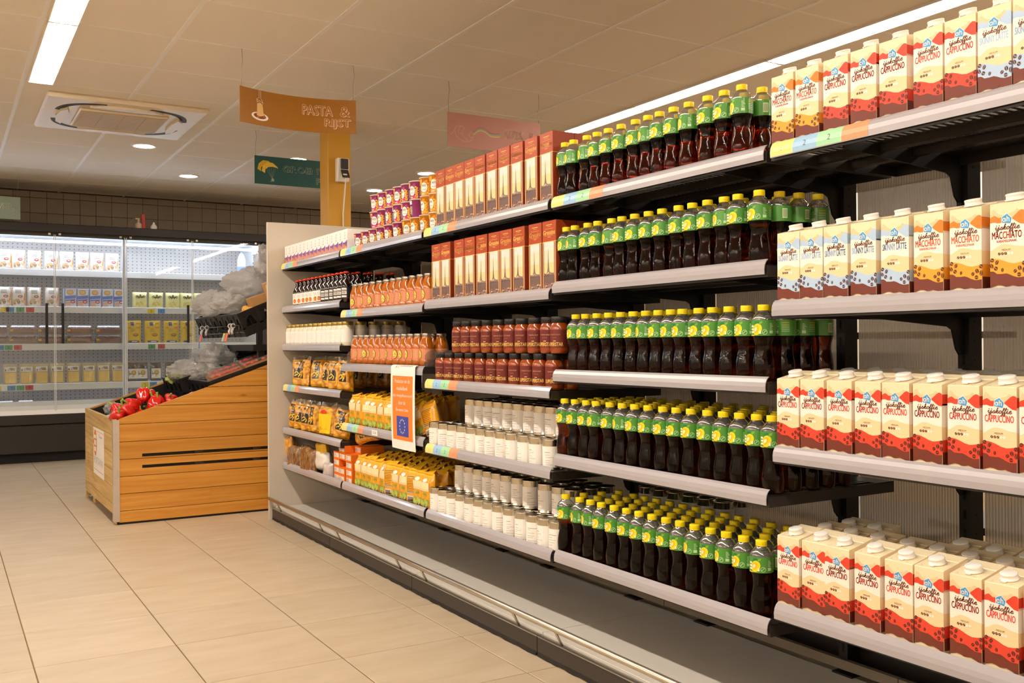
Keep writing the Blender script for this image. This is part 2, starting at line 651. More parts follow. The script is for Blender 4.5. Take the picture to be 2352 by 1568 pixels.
# ------------------------------------------------------------------ lamps in the ceiling
M_strip = emit_mat('lit_diffuser', '#fff2e2', STRIP_POWER)
M_frame = mat('lamp_frame', '#ece5da', 0.35)
M_refl = mat('lamp_reflector', '#efe7da', 0.3)
def strip_light(x, y0, y1, label):
    """recessed linear lamp: white frame with a long lit diffuser"""
    root = thing('strip_light', None, label, 'lamp', (x, (y0 + y1) / 2, ZC), group='linear ceiling lamps')
    h = (y1 - y0) / 2
    for s in (-1, 1):
        m = MB()
        m.box(s * 0.066 - 0.003, s * 0.066 + 0.003, -h, h, -0.008, 0.004)
        part('side_rim', m.mesh('side_rim', [M_frame]), root)
    for s in (-1, 1):
        m = MB()
        m.box(-0.069, 0.069, s * h - 0.003, s * h + 0.003, -0.008, 0.004)
        part('end_rim', m.mesh('end_rim', [M_frame]), root)
    m = MB()
    m.box(-0.063, 0.063, -h + 0.003, h - 0.003, -0.001, 0.004)
    part('reflector', m.mesh('reflector', [M_refl]), root)
    m = MB()
    m.prism([(-0.037, -0.002), (-0.03, -0.009), (0.03, -0.009), (0.037, -0.002)], 'y', -h + 0.012, h - 0.012)
    part('diffuser', m.mesh('diffuser', [M_strip]), root, label='glowing white diffuser')
for x, nm in ((0.507, 'over the aisle'), (3.93, 'above the top shelf'), (-2.93, 'far left of the store'), (6.3, 'over the far right aisle')):  # the far left and far right rows are unseen, added to brighten the ceiling
    for k, (y0, y1) in enumerate(((4.965, 6.15), (3.77, 4.955), (2.575, 3.76), (1.38, 2.565), (0.185, 1.375), (-1.01, 0.18), (-2.205, -1.02)) + (((7.4, 8.6),) if x < 0 else ())):
        strip_light(x, y0, y1, 'linear ceiling lamp %s, %s in its row from the far end' % (nm, ORD[k]))

M_spot = emit_mat('lit_downlight', '#fff4e6', SPOT_POWER)
for k, (x, y, lb) in enumerate(((1.347, 7.727, 'round recessed downlight just beyond the air conditioner'), (1.93, 8.905, 'round recessed downlight above the fridge doors, near the tiled wall'),
                         (2.538, 7.69, 'round recessed downlight right above the green hanging sign'), (3.712, 8.871, 'round recessed downlight behind the stacked noodle cups, farther one'), (3.751, 7.771, 'round recessed downlight beside the tall breadstick boxes'))):
    root = thing('downlight', None, lb, 'lamp', (x, y, ZC), group='round downlights')
    m = MB()
    m.lathe([(0.072, 0.003), (0.072, -0.003), (0.088, -0.006), (0.095, -0.002), (0.095, 0.003)], 28)
    part('trim_ring', m.mesh('trim_ring', [M_white]), root)
    m = MB()
    m.lathe([(0.072, -0.001), (0.04, -0.0035), (0.0, -0.004)], 28)
    part('lens', m.mesh('lens', [M_spot]), root, label='glowing lens')

# air conditioner cassette
M_ac = mat('cream_plastic', '#e6d9c2', 0.35)
M_acg = mat('grille_plastic', '#cbb894', 0.5)
M_acd = mat('dark_slot', '#3a342c', 0.6)
ac = thing('air_conditioner', None, 'square cream ceiling air conditioner cassette with curved air vents around its grille', 'air conditioner', (1.03, 6.80, ZC))
m = MB()
m.bbox(-0.475, 0.475, -0.475, 0.475, -0.028, 0.004, 0.012)
part('cover_panel', m.mesh('cover_panel', [M_ac]), ac)
m = MB()
m.bbox(-0.27, 0.27, -0.255, 0.255, -0.044, -0.026, 0.008)
part('intake_frame', m.mesh('intake_frame', [M_ac]), ac)
m = MB()
for k in range(4):
    x0 = -0.255 + k * 0.1285
    for q in range(26):
        y0 = -0.235 + q * 0.018
        m.box(x0, x0 + 0.122, y0, y0 + 0.012, -0.048, -0.043)
m.box(-0.262, 0.262, -0.242, 0.242, -0.0455, -0.0435)
part('intake_grille', m.mesh('intake_grille', [M_acg]), ac, label='beige slotted intake grille')
# four curved vents: dark slot with a lighter flap
def arc_pts(r, a0, a1, n=14, k=0.62):
    out = []
    for i in range(n + 1):
        a = a0 + (a1 - a0) * i / n
        c, s = math.cos(a), math.sin(a)
        e = 3.2
        rr = r / ((abs(c) ** e + abs(s) ** e) ** (1 / e))
        out.append((rr * c, rr * s))
    return out
for q in range(4):
    a = q * math.pi / 2
    m = MB()
    o_, i_ = arc_pts(0.405, a + 0.32, a + math.pi / 2 - 0.32), arc_pts(0.365, a + 0.32, a + math.pi / 2 - 0.32)
    for k in range(len(o_) - 1):
        m.add([(*i_[k], -0.0285), (*i_[k + 1], -0.0285), (*o_[k + 1], -0.0285), (*o_[k], -0.0285), (*i_[k], -0.026), (*i_[k + 1], -0.026), (*o_[k + 1], -0.026), (*o_[k], -0.026)],
              [(0, 3, 2, 1), (4, 5, 6, 7), (0, 1, 5, 4), (1, 2, 6, 5), (2, 3, 7, 6), (3, 0, 4, 7)])
    part('corner_vent', m.mesh('corner_vent', [M_acd]), ac, label='dark curved corner slot')
    m = MB()
    pts = [(-0.22, 0.335), (-0.1, 0.315), (0.1, 0.315), (0.22, 0.335), (0.16, 0.37), (0.0, 0.385), (-0.16, 0.37)]
    m.prism(pts, 'z', -0.043, -0.028)
    m.xform(Matrix.Rotation(a, 4, 'Z'))
    part('air_flap', m.mesh('air_flap', [M_ac]), ac)

# ------------------------------------------------------------------ yellow column with sockets
M_yel = mat('yellow_paint', '#c8952a', 0.5, noise_amt=0.03, noise_scale=4)
m = MB()
m.bbox(2.257, 2.422, 6.2, 6.358, 0, ZC + 0.003, 0.006)
col = thing('column', m.mesh('column', [M_yel]), 'square mustard-yellow column rising behind the shelving end panel', 'column')
sk = thing('socket_box', None, 'white double wall socket with two dark flaps on the yellow column', 'socket', (2.353, 6.2, 2.238))
m = MB(); m.bbox(-0.045, 0.042, -0.045, 0, -0.08, 0.08, 0.006); part('housing', m.mesh('housing', [M_white]), sk)
m = MB(); m.bbox(-0.022, 0.032, -0.053, -0.044, 0.005, 0.075, 0.003); part('flap', m.mesh('flap', [mat('dark_flap', '#3a3433', 0.4)]), sk, label='closed dark flap')
m = MB(); m.bbox(-0.027, 0.027, -0.005, 0.004, -0.065, 0.0, 0.003); part('flap', m.mesh('flap', [mat('dark_flap', '#3a3433', 0.4)]), sk, (0.005, -0.047, 0.0), (-0.5, 0, 0), label='dark flap held open by a plug')
m = MB(); m.bbox(-0.016, 0.016, -0.075, -0.044, -0.06, -0.03, 0.004); part('plug', m.mesh('plug', [M_cord]), sk)
m = MB(); m.tube([(2.356, 6.13, 2.19), (2.356, 6.128, 2.16), (2.357, 6.15, 2.08), (2.36, 6.19, 1.95), (2.36, 6.192, 1.5), (2.36, 6.192, 0.4)], 0.005, 8)
thing('power_cord', m.mesh('power_cord', [M_cord]), 'white power cord hanging down the yellow column', 'cord')

# ------------------------------------------------------------------ hanging signs
M_wire = mat('steel_wire', '#8b8378', 0.4, metal=0.6)
def sign(name, label, x0, x1, y, z0, z1, wx, col, bow, prs, pmats, colname):
    """thin board on two wires; bow > 0 hollows it away from the camera"""
    w, h = x1 - x0, z1 - z0
    n = 24 if bow else 1
    def ys(t):
        return bow * 4 * t * (1 - t)
    m = MB()
    th = 0.003
    for i in range(n):
        t0, t1 = i / n, (i + 1) / n
        xa, xb, ya, yb = t0 * w, t1 * w, ys(t0), ys(t1)
        v = [(xa, ya, 0), (xb, yb, 0), (xb, yb, h), (xa, ya, h), (xa, ya + th, 0), (xb, yb + th, 0), (xb, yb + th, h), (xa, ya + th, h)]
        f = [(0, 1, 2, 3), (5, 4, 7, 6), (3, 2, 6, 7), (1, 0, 4, 5)]
        if i == 0:
            f.append((4, 0, 3, 7))
        if i == n - 1:
            f.append((1, 5, 6, 2))
        m.add(v, f, 0)
    root = thing(name, m.mesh(name, [mat(colname, col, 0.45, noise_amt=0.03, noise_scale=3)]), label, 'sign', (x0, y, z0))
    for pr, nm, lb in zip(prs, ('lettering', 'picture'), ('pale outlined lettering', 'printed picture')):
        m = MB()
        pr.onto(m, lambda u, v, l: (u, ys(max(0, min(1, u / w))) - EPS * 2 * l, v), step=(w / 24 if bow else None))
        part(nm, m.mesh(nm, pmats), root, label=lb)
    for wxx in wx:
        m = MB()
        zt = ZC - z0
        m.tube([(wxx, ys(max(0, min(1, wxx / w))) + 0.001, h - 0.008), (wxx - 0.003, 0.004, h + (zt - h) * 0.35), (wxx + 0.004, 0.0, h + (zt - h) * 0.7), (wxx, 0, zt)], 0.0012, 5)
        part('hanging_wire', m.mesh('hanging_wire', [M_wire]), root)
    return root

M_inkp = mat('ink_pale_pink', '#e3bd9e', 0.6)
M_inkw = mat('ink_white', '#f2ece2', 0.6)
M_ink_amber = mat('ink_amber', '#9a640a', 0.6)
def outlined(p, s, u, v, w, h, mi_out, mi_in, align='r', lay=2):
    """letters with a shifted shadow, drawn hollow"""
    for du, dv in ((0.0045, -0.0035), (0.002, 0), (-0.002, 0), (0, 0.002), (0, -0.002)):
        p.text(s, u + du, v + dv, w, h, mi_out, lay, align)
    p.text(s, u, v, w, h, mi_in, lay + 1, align)

# pasta sign
p = Print()
outlined(p, 'PASTA', 0.515, 0.093, 0.158, 0.052, 0, 1)
outlined(p, '&', 0.602, 0.093, 0.046, 0.052, 0, 1)
outlined(p, 'RIJST', 0.607, 0.025, 0.132, 0.052, 0, 1)
pl = p; p = Print()
p.ell(0.117, 0.046, 0.049, 0.021, 2, 1, 20, -0.08)
p.ell(0.117, 0.048, 0.036, 0.014, 3, 2, 16, -0.08)
for k in range(9):
    p.ell(0.117 + 0.024 * math.cos(k * 2.1), 0.049 + 0.009 * math.sin(k * 2.1), 0.007, 0.004, 5, 3, 8)
p.band([(0.101, 0.112), (0.117, 0.115), (0.133, 0.108)], [(0.099, 0.05), (0.117, 0.046), (0.14, 0.052)], 4, 4)
for k in range(5):
    p.ribbon([(0.104 + 0.007 * k, 0.11), (0.103 + 0.008 * k, 0.08), (0.101 + 0.0095 * k, 0.052)], 0.0018, 5, 5)
for pts in ([(0.102, 0.115), (0.098, 0.135), (0.112, 0.143), (0.112, 0.182), (0.117, 0.188), (0.122, 0.182), (0.122, 0.14), (0.132, 0.128), (0.134, 0.112)],
            [(0.1, 0.125), (0.116, 0.118), (0.13, 0.108)], [(0.098, 0.133), (0.118, 0.127), (0.133, 0.118)]):
    p.ribbon(pts, 0.003, 0, 5)
sign('hanging_sign', 'curved ochre hanging sign reading PASTA & RIJST with a plate of spaghetti', 1.331, 1.966, 4.95, 2.209, 2.393, (0.012, 0.622), '#9a640a', 0.075, (pl, p),
     [M_inkp, M_ink_amber, M_inkw, mat('ink_sauce', '#8c4320', 0.6), mat('ink_pasta', '#ecc987', 0.6), mat('ink_pasta_dark', '#c98f45', 0.6)], 'ochre_board')
# biscuit sign
M_rose = mat('ink_rose', '#a8705f', 0.6)
p = Print()
outlined(p, 'KOEK', 0.515, 0.086, 0.128, 0.05, 0, 1)
outlined(p, '&', 0.6, 0.086, 0.045, 0.05, 0, 1)
outlined(p, 'SNOEP', 0.605, 0.022, 0.16, 0.05, 0, 1)
pl = p; p = Print()
for pts in ([(0.02, 0.07), (0.04, 0.09), (0.055, 0.12), (0.085, 0.128), (0.11, 0.118), (0.095, 0.08), (0.12, 0.055), (0.14, 0.04), (0.165, 0.058), (0.17, 0.085), (0.155, 0.095), (0.14, 0.08)],
            [(0.055, 0.12), (0.05, 0.075), (0.075, 0.05), (0.12, 0.035), (0.14, 0.04)], [(0.085, 0.128), (0.07, 0.09), (0.095, 0.08)], [(0.14, 0.08), (0.15, 0.065), (0.165, 0.07)]):
    p.ribbon(smooth_path(pts, 2), 0.0018, 2, 1)
for k, mi in enumerate((3, 4, 5, 6)):
    d = 0.006 * k
    p.ribbon(smooth_path([(0.17, 0.1 - d), (0.21, 0.128 - d), (0.25, 0.125 - d), (0.285, 0.105 - d), (0.32, 0.103 - d), (0.355, 0.108 - d)], 4), 0.0055, mi, 1)
sign('hanging_sign', 'dusty rose hanging sign reading KOEK with a piping bag squirting coloured streaks', 2.543, 3.182, 4.98, 2.206, 2.406, (0.01, 0.628), '#a8705f', 0, (pl, p),
     [M_inkp, M_rose, mat('ink_line_rose', '#cfa596', 0.6), mat('ink_red', '#b0553f', 0.6), mat('ink_blue_grey', '#7e93a3', 0.6), mat('ink_green_grey', '#8d9a6a', 0.6), mat('ink_yellow_grey', '#cfa94e', 0.6)], 'rose_board')
# vegetable and fruit sign
M_teal = mat('ink_teal', '#1f4f4d', 0.6)
M_inkgr = mat('ink_grey_green', '#a9b4a6', 0.6)
p = Print()
outlined(p, 'GROENTE &', 0.625, 0.1, 0.42, 0.042, 0, 1)
outlined(p, 'FRUIT', 0.625, 0.028, 0.17, 0.042, 0, 1)
pl = p; p = Print()
for a, b, mi in ((0.0, 0.0, 2), (0.03, -0.012, 3)):
    top = [(0.02 + a, 0.105 + b), (0.03 + a, 0.145 + b), (0.06 + a, 0.17 + b), (0.1 + a, 0.168 + b), (0.13 + a, 0.145 + b), (0.138 + a, 0.135 + b)]
    bot = [(0.045 + a, 0.09 + b), (0.047 + a, 0.118 + b), (0.07 + a, 0.136 + b), (0.1 + a, 0.14 + b), (0.13 + a, 0.134 + b), (0.138 + a, 0.128 + b)]
    p.band(top, bot, mi, 1 + (mi - 2))
for k in range(6):
    p.ribbon([(0.075 + 0.015 * k, 0.118), (0.128, 0.04)], 0.0012, 4, 3)
p.ell(0.13, 0.034, 0.011, 0.012, 0, 3, 8)
p.ribbon([(0.115, 0.02), (0.128, 0.034), (0.142, 0.025)], 0.004, 0, 3)
sign('hanging_sign', 'dark teal hanging sign reading GROENTE with two bananas as a parachute', 1.926, 2.576, 6.784, 2.206, 2.406, (0.01, 0.64), '#1f4f4d', 0, (pl, p),
     [M_inkgr, M_teal, mat('ink_banana', '#c9a02c', 0.5), mat('ink_banana_light', '#dcb842', 0.5), mat('ink_string', '#8fa79d', 0.6)], 'teal_board')
# dairy sign
M_mint = mat('ink_mint', '#93aa9c', 0.6)
p = Print()
outlined(p, 'ZUIVEL', 0.6, 0.085, 0.3, 0.055, 0, 1)
sign('hanging_sign', 'pale mint hanging sign ending in VEL, in front of the fridge header', -0.024, 0.626, 9.66, 2.2, 2.4, (0.02, 0.63), '#93aa9c', 0, (p,), [M_inkw, M_mint], 'mint_board')

# ================================================================== GONDOLA SHELVING
YE = 5.7387
M_panel = mat('panel_paint', '#cfc5b6', 0.45)
M_shelf = mat('shelf_enamel', '#2a2623', 0.4)
M_rail = mat('price_rail_plastic', '#aaa7ad', 0.22, spec=0.6, coat=0.5, noise_amt=0.05, noise_scale=15)
M_rib = mat('ribbed_plastic', '#8f867a', 0.22, spec=0.6)
def _translucent(m):
    nt = m.node_tree
    b = nt.nodes['Principled BSDF']
    t = nt.nodes.new('ShaderNodeBsdfTranslucent'); t.inputs[0].default_value = lin('#857a6a')
    tr = nt.nodes.new('ShaderNodeBsdfTransparent')
    m1 = nt.nodes.new('ShaderNodeMixShader'); m1.inputs[0].default_value = 0.12
    m2 = nt.nodes.new('ShaderNodeMixShader'); m2.inputs[0].default_value = 0.35
    nt.links.new(t.outputs[0], m1.inputs[1]); nt.links.new(tr.outputs[0], m1.inputs[2])
    nt.links.new(m1.outputs[0], m2.inputs[1]); nt.links.new(b.outputs[0], m2.inputs[2])
    nt.links.new(m2.outputs[0], nt.nodes['Material Output'].inputs[0])
_translucent(M_rib)
M_kick = mat('charcoal_plinth', '#38322d', 0.5, noise_amt=0.06, noise_scale=30)
M_deck = mat('grey_deck', '#d6d0c6', 0.38, noise_amt=0.03, noise_scale=5)

gon = thing('gondola_shelving', None, 'long grey and black supermarket gondola with stocked shelves along the aisle', 'shelving', (2.0, 3.2, 0))
G0 = Vector((2.0, 3.2, 0))
def gpart(name, mb, mats, label=None, at=None, mesh=None, rot=(0, 0, 0)):
    """part of the gondola; world coordinates are turned into its own"""
    loc = (-G0) if at is None else (Vector(at) - G0)
    return part(name, mesh or mb.mesh(name, mats), gon, loc, rot, label)

m = MB(); m.bbox(1.7057, 2.95, 5.745, 5.768, 0, 1.801, 0.002)
gpart('end_panel', m, [M_panel], 'plain light grey end panel')
# decks, plinths, joints
dk = MB()
dk.bbox(1.746, 2.272, -0.998, -0.002, 0.062, 0.078, 0.001)
dk.box(1.76, 2.27, -0.99, -0.01, 0.03, 0.062)
me_deck = dk.mesh('base_deck', [M_deck])
kp = MB()
kp.box(1.7224, 1.732, -0.998, -0.002, 0.012, 0.066, 0)
kp.box(1.7224, 1.746, -0.998, -0.002, 0.066, 0.07, 1)
me_kick = kp.mesh('plinth', [M_kick, M_alu])
sk_ = MB()
N = 48
top = [(1.7215, -0.004 - 0.992 * k / N, 0.016) for k in range(N + 1)]
bot = []
for k in range(N + 1):
    t = 0.004 + 0.992 * k / N
    bot.append((1.7205 - 0.002 * abs(math.sin(t * 38)), -t, 0.001 + 0.005 * max(0, math.sin(t * 52)) * (0.5 + 0.5 * math.sin(t * 9))))
v = top + bot + [(x + 0.006, y, z) for x, y, z in bot] + [(x + 0.006, y, z) for x, y, z in top]
f = []
n1 = N + 1
for k in range(N):
    for a, b in ((0, 1), (1, 2), (2, 3), (3, 0)):
        f.append((a * n1 + k, a * n1 + k + 1, b * n1 + k + 1, b * n1 + k))
sk_.add(v, f, 0)
me_skirt = sk_.mesh('rubber_skirt', [M_rubber])
for k in range(5):
    y = YE - k
    gpart('base_deck', None, None, at=(0, y, 0), mesh=me_deck)
    kk = gpart('plinth', None, None, at=(0, y, 0), mesh=me_kick, label='dark plinth with a grey top edge')
    part('rubber_skirt', me_skirt, kk)
    ld = MB(); ld.box(2.272, 2.29, -0.998, -0.002, 0.09, 0.118)
    gpart('rear_ledge', None, None, at=(0, y, 0), mesh=ld.mesh('rear_ledge', [mat('ledge_paint', '#8d8273', 0.5)]))
# bumper rail with stays
m = MB()
m.tube([(1.70, YE - 0.005, 0.131), (1.70, YE - 5.0, 0.131)], 0.0105, 14)
rail = gpart('bumper_rail', m, [M_steel], 'satin steel bumper rail')
st = MB()
st.tube([(1.702, 0, 0.126), (1.7165, 0, 0.098), (1.732, 0, 0.071)], 0.0048, 8)
me_st = st.mesh('rail_stay', [M_steel])
for y in (5.59, 4.87, 4.61, 3.87, 3.61, 2.87, 2.6, 1.87, 1.6, 0.88):
    part('rail_stay', me_st, rail, (0, y, 0))
# uprights (two at each joint) with feet
up = MB()
up.box(2.281, 2.335, -0.016, 0.016, 0.079, 1.525, 0)
for k in range(28):
    z = 0.14 + k * 0.05
    up.box(2.2805, 2.2812, -0.004, 0.004, z, z + 0.025, 1)
    up.ell((2.305, -0.0162, z + 0.012), (0.003, 0.0006, 0.003), 6, 4, 1)
up.box(2.255, 2.335, -0.05, 0.02, 0.079, 0.084, 0)
me_up = up.mesh('upright', [M_black, mat('slot_black', '#050505', 0.8)])
POSTS = [5.62]
for k in range(1, 5):
    POSTS += [YE - k + 0.195, YE - k - 0.2]
POSTS += [YE - 5 + 0.195]
for y in POSTS:
    gpart('upright', None, None, at=(0, y, 0), mesh=me_up)
# back panels of ribbed plastic between the posts
def ribbed(w, z0, z1):
    m = MB()
    n = int(w / 0.0085)
    p = w / n
    v, f = [], []
    prof = []
    for k in range(n):
        y = -k * p
        prof += [(2.3405, y), (2.3375, y - p * 0.18), (2.3375, y - p * 0.55), (2.3405, y - p * 0.73)]
    prof.append((2.3405, -w))
    for x, y in prof:
        v += [(x, y, z0), (x, y, z1)]
    for k in range(len(prof) - 1):
        f.append((2 * k, 2 * k + 2, 2 * k + 3, 2 * k + 1))
    m.add(v, f, 0)
    return m.mesh('back_panel', [M_rib])
for a, b in zip(POSTS[:-1], POSTS[1:]):
    w = a - b - 0.034
    gpart('back_panel', None, None, at=(0, a - 0.017, 0), mesh=ribbed(w, 0.3, 1.52), label='ribbed translucent plastic back panel')
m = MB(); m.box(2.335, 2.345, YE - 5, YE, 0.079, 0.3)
gpart('lower_shade_plate', m, [M_dark])  # dark colour stands for the shadow below the lowest shelves
# boards of the far side, seen only as shadows through the ribbed panels
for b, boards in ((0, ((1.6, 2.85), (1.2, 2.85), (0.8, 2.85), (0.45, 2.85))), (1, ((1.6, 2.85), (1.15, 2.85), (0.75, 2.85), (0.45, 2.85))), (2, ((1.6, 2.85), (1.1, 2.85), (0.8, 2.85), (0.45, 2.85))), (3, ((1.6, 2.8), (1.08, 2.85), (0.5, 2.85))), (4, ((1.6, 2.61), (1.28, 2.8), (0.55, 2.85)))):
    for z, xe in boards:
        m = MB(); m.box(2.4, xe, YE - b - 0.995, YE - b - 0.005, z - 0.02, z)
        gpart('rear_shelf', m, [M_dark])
m = MB(); m.box(2.4, 2.9, YE - 5, YE, 0.02, 0.09)
gpart('rear_deck', m, [M_grey])

# one shelf board, used for all
sb = MB()
RAILS = [(1.795, 1.862), (1.945, 1.99), (2.073, 2.118), (2.2, 2.272)]
for a, b in RAILS:
    sb.box(a, b, -0.992, -0.008, -0.003, 0.0)
for a, b in ((1.862, 1.945), (1.99, 2.073), (2.118, 2.2)):
    n = 46
    for k in range(n):
        y = -0.03 - k * 0.0205
        sb.box(a, b, y - 0.0115, y, -0.003, 0.0)
for a, b in ((1.955, 1.98), (2.083, 2.108)):
    sb.box(a, b, -0.99, -0.01, -0.022, -0.003)
sb.box(1.793, 1.797, -0.992, -0.008, -0.03, 0.0)
sb.box(2.268, 2.272, -0.992, -0.008, -0.03, 0.0)
for y in (-0.992, -0.012):
    sb.box(1.797, 2.268, y, y + 0.004, -0.03, 0.0)
me_shelf = sb.mesh('shelf', [M_shelf])
# price rail: curved clear strip on the front edge
RP = [(0.0, 0.0), (-0.0005, 0.012), (0.0015, 0.023), (0.0065, 0.032), (0.013, 0.0375)]
def rail_mesh(y0, y1):
    m = MB()
    pts = [(x, z) for x, z in RP] + [(x + 0.0022, z - 0.0006) for x, z in RP[::-1]]
    m.prism(pts, 'y', y1, y0, 0)
    m.prism([(0.0, 0.0), (0.0022, 0.0), (0.0022, -0.002), (0.0, -0.002)], 'y', y1, y0, 0)
    for q in m.v:
        pass
    for i in range(len(m.s)):
        m.s[i] = False
    return m.mesh('price_rail', [M_rail])
me_rail = rail_mesh(-0.012, -0.988)
TAGC = {'y': mat('tag_yellow', '#f3e18a', 0.35), 'b': mat('tag_blue', '#9cc6e8', 0.35), 'g': mat('tag_green', '#a6ddb0', 0.35), 'o': mat('tag_orange', '#f09b72', 0.35)}
TW = 0.0735
def tag_mesh(c, digit):
    m = MB()
    for k in range(len(RP) - 1):
        (xa, za), (xb, zb) = RP[k], RP[k + 1]
        m.add([(xa - 0.0006, 0, za), (xa - 0.0006, -TW, za), (xb - 0.0006, -TW, zb), (xb - 0.0006, 0, zb)], [(0, 1, 2, 3)], 0)
    p = Print()
    p.text(digit, TW * 0.5, 0.011, None, 0.014, 1, 1, 'c')
    def fn(u, v, l):
        for k in range(len(RP) - 1):
            if v <= RP[k + 1][1] or k == len(RP) - 2:
                t = (v - RP[k][1]) / (RP[k + 1][1] - RP[k][1])
                return (RP[k][0] + (RP[k + 1][0] - RP[k][0]) * t - 0.0009, -u, v)
    p.onto(m, fn)
    return m.mesh('price_tag', [TAGC[c], mat('tag_ink', '#5c6a6e', 0.6)])
TAGM = [tag_mesh('y', '1'), tag_mesh('b', '2'), tag_mesh('g', '2'), tag_mesh('o', '1')]
TAGL = ['pale yellow price tag', 'light blue price tag', 'mint green price tag', 'orange price tag']
br = MB()
br.prism([(1.83, -0.004), (2.281, -0.004), (2.281, -0.125), (2.262, -0.125), (2.248, -0.11), (2.232, -0.06), (2.215, -0.052), (1.83, -0.026)], 'y', -0.0025, 0.0025)
me_br = br.mesh('shelf_bracket', [M_black])
# lip heights measured per bay, from the far end: A..E, top to bottom
LIPS = {'A': (1.514, 1.254, 1.026, 0.781, 0.523, 0.311), 'B': (1.514, 1.196, 0.922, 0.615, 0.311), 'C': (1.514, 1.207, 0.868, 0.592, 0.311),
        'D': (1.514, 1.226, 0.928, 0.643, 0.317), 'E': (1.514, 1.120, 0.757, 0.365)}
TAGGED = {('A', 0): 0.0, ('B', 0): 0.0, ('C', 0): 0.0, ('D', 0): 0.0, ('E', 0): 0.0, ('A', 3): 0.02, ('B', 1): 0.0, ('B', 3): 0.0, ('C', 2): 0.0, ('C', 3): 0.0}
SZ = {}
for bi, bay in enumerate('ABCDE'):
    y0 = YE - bi
    for si, lz in enumerate(LIPS[bay]):
        zs = lz + 0.022
        if (bay, si) == ('B', 2):
            zs = lz + 0.034
        SZ[bay + str(si + 1)] = zs
        sh = gpart('shelf', None, None, at=(0, y0, zs), mesh=me_shelf)
        part('price_rail', me_rail, sh, (1.785, 0, lz - zs))
        for pb in (y0 - 0.2 if bi else 5.62, y0 - 1 + 0.195):
            part('shelf_bracket', me_br, sh, (0, pb - y0, -0.001))
        if (bay, si) in TAGGED:
            off = TAGGED[(bay, si)]
            for k in range(4):
                part('price_tag', TAGM[k], sh, (1.785, -0.012 - off - k * TW, lz - zs), label=TAGL[k])
        if (bay, si) == ('B', 3):
            m = MB()
            m.box(-0.0012, -0.0006, -0.07, 0, 0.004, 0.03, 0)
            p = Print(); p.text('3,50', 0.035, 0.010, 0.04, 0.013, 1, 1, 'c')
            p.onto(m, lambda u, v, l: (-0.0014, -u, v))
            part('price_card', m.mesh('price_card', [M_paper, M_txt]), sh, (1.785, -0.42, lz - zs), label='small white price card')
def shelf_word(bay, i):
    n = len(LIPS[bay])
    return ['top', 'second', 'third', 'fourth', 'fifth', 'lowest'][i - 1] if i < n else 'lowest'

# ================================================================== GOODS ON THE GONDOLA
def on_cone(r0, r1, h, eps=EPS):
    def fn(u, v, l):
        r = r0 + (r1 - r0) * v / h + eps * l
        a = math.pi + u / ((r0 + r1) / 2)
        return (r * math.cos(a), r * math.sin(a), v)
    return fn

# ---- iced tea bottles
M_tea = mat('iced_tea', '#7a3214', 0.03, trans=1.0, ior=1.33, bump=0.22, bump_scale=55)
M_pet = film_mat('clear_bottle_plastic', tint='#e9ece6', clear=0.8, rough=0.06, gloss=0.5, body_amt=0.06)
M_cap = mat('yellow_cap', '#f6dc12', 0.35)
LG = [mat('label_green', '#4a8f36', 0.3, coat=0.4), mat('label_lemon', '#f7de1c', 0.35), mat('label_leaf', '#1d7a45', 0.4), mat('label_pale', '#eef2c8', 0.4), mat('label_light_green', '#7db33c', 0.4), mat('label_text', '#bfe0b2', 0.45), mat('label_lemon_deep', '#eec011', 0.4)]
m = MB()
prof = [(0.0, 0.004), (0.012, 0.003), (0.021, 0.0), (0.0265, 0.004), (0.0288, 0.012), (0.0285, 0.0145), (0.0292, 0.017), (0.0288, 0.0225), (0.0296, 0.026), (0.0298, 0.04), (0.0288, 0.052), (0.0262, 0.066), (0.0238, 0.079), (0.0234, 0.088), (0.0246, 0.1), (0.0282, 0.112), (0.0302, 0.118), (0.0302, 0.1605), (0.0, 0.1605)]
m.lathe(prof, 20, mi=0)
m.lathe([(0.0303, 0.1595), (0.03, 0.163), (0.0268, 0.1695), (0.0195, 0.1772), (0.0142, 0.1825), (0.0128, 0.1858), (0.0128, 0.192)], 20, mi=1)
me_bottle = m.mesh('iced_tea_bottle', [M_tea, M_pet])
m = MB()
m.lathe([(0.0128, 0.1838), (0.0146, 0.1842), (0.0148, 0.1862), (0.0143, 0.187)], 28)
pr_ = [(0.0143, 0.187), (0.0148, 0.1885), (0.0148, 0.1975), (0.014, 0.1995), (0.0, 0.2)]
n0 = len(m.v)
m.lathe(pr_, 36)
for i in range(n0, len(m.v)):
    x, y, z = m.v[i]
    if 0.188 < z < 0.199 and (i - n0) % 2:
        m.v[i] = (x * 0.965, y * 0.965, z)
me_cap = m.mesh('cap', [M_cap])
m = MB()
m.lathe([(0.0306, 0.119), (0.0306, 0.1597)], 26, mi=0)
p = Print()
p.ell(0.0035, 0.0165, 0.0125, 0.0155, 1, 1, 16, -0.5)
p.ell(0.0005, 0.017, 0.0075, 0.011, 6, 2, 14, -0.5)
p.ell(0.0, 0.017, 0.0035, 0.006, 3, 3, 10, -0.5)
p.poly([(-0.006, 0.031), (-0.002, 0.037), (0.006, 0.0385), (0.010, 0.034), (0.004, 0.0315)], 2, 2)
p.poly([(0.008, 0.029), (0.011, 0.036), (0.0185, 0.0385), (0.0175, 0.033), (0.012, 0.029)], 4, 2)
for k in range(3):
    p.rect(-0.0165, 0.022 - 0.0075 * k, -0.007 + 0.001 * k, 0.027 - 0.0075 * k, 3, 3)
p.rect(-0.02, 0.0, -0.004, 0.003, 6, 2)
p.rect(0.0095, 0.005, 0.0145, 0.0125, 3, 4)
p.ell(0.0235, 0.0095, 0.0068, 0.0068, 5, 1, 16)
p.ell(0.0235, 0.0095, 0.0056, 0.0056, 0, 2, 16)
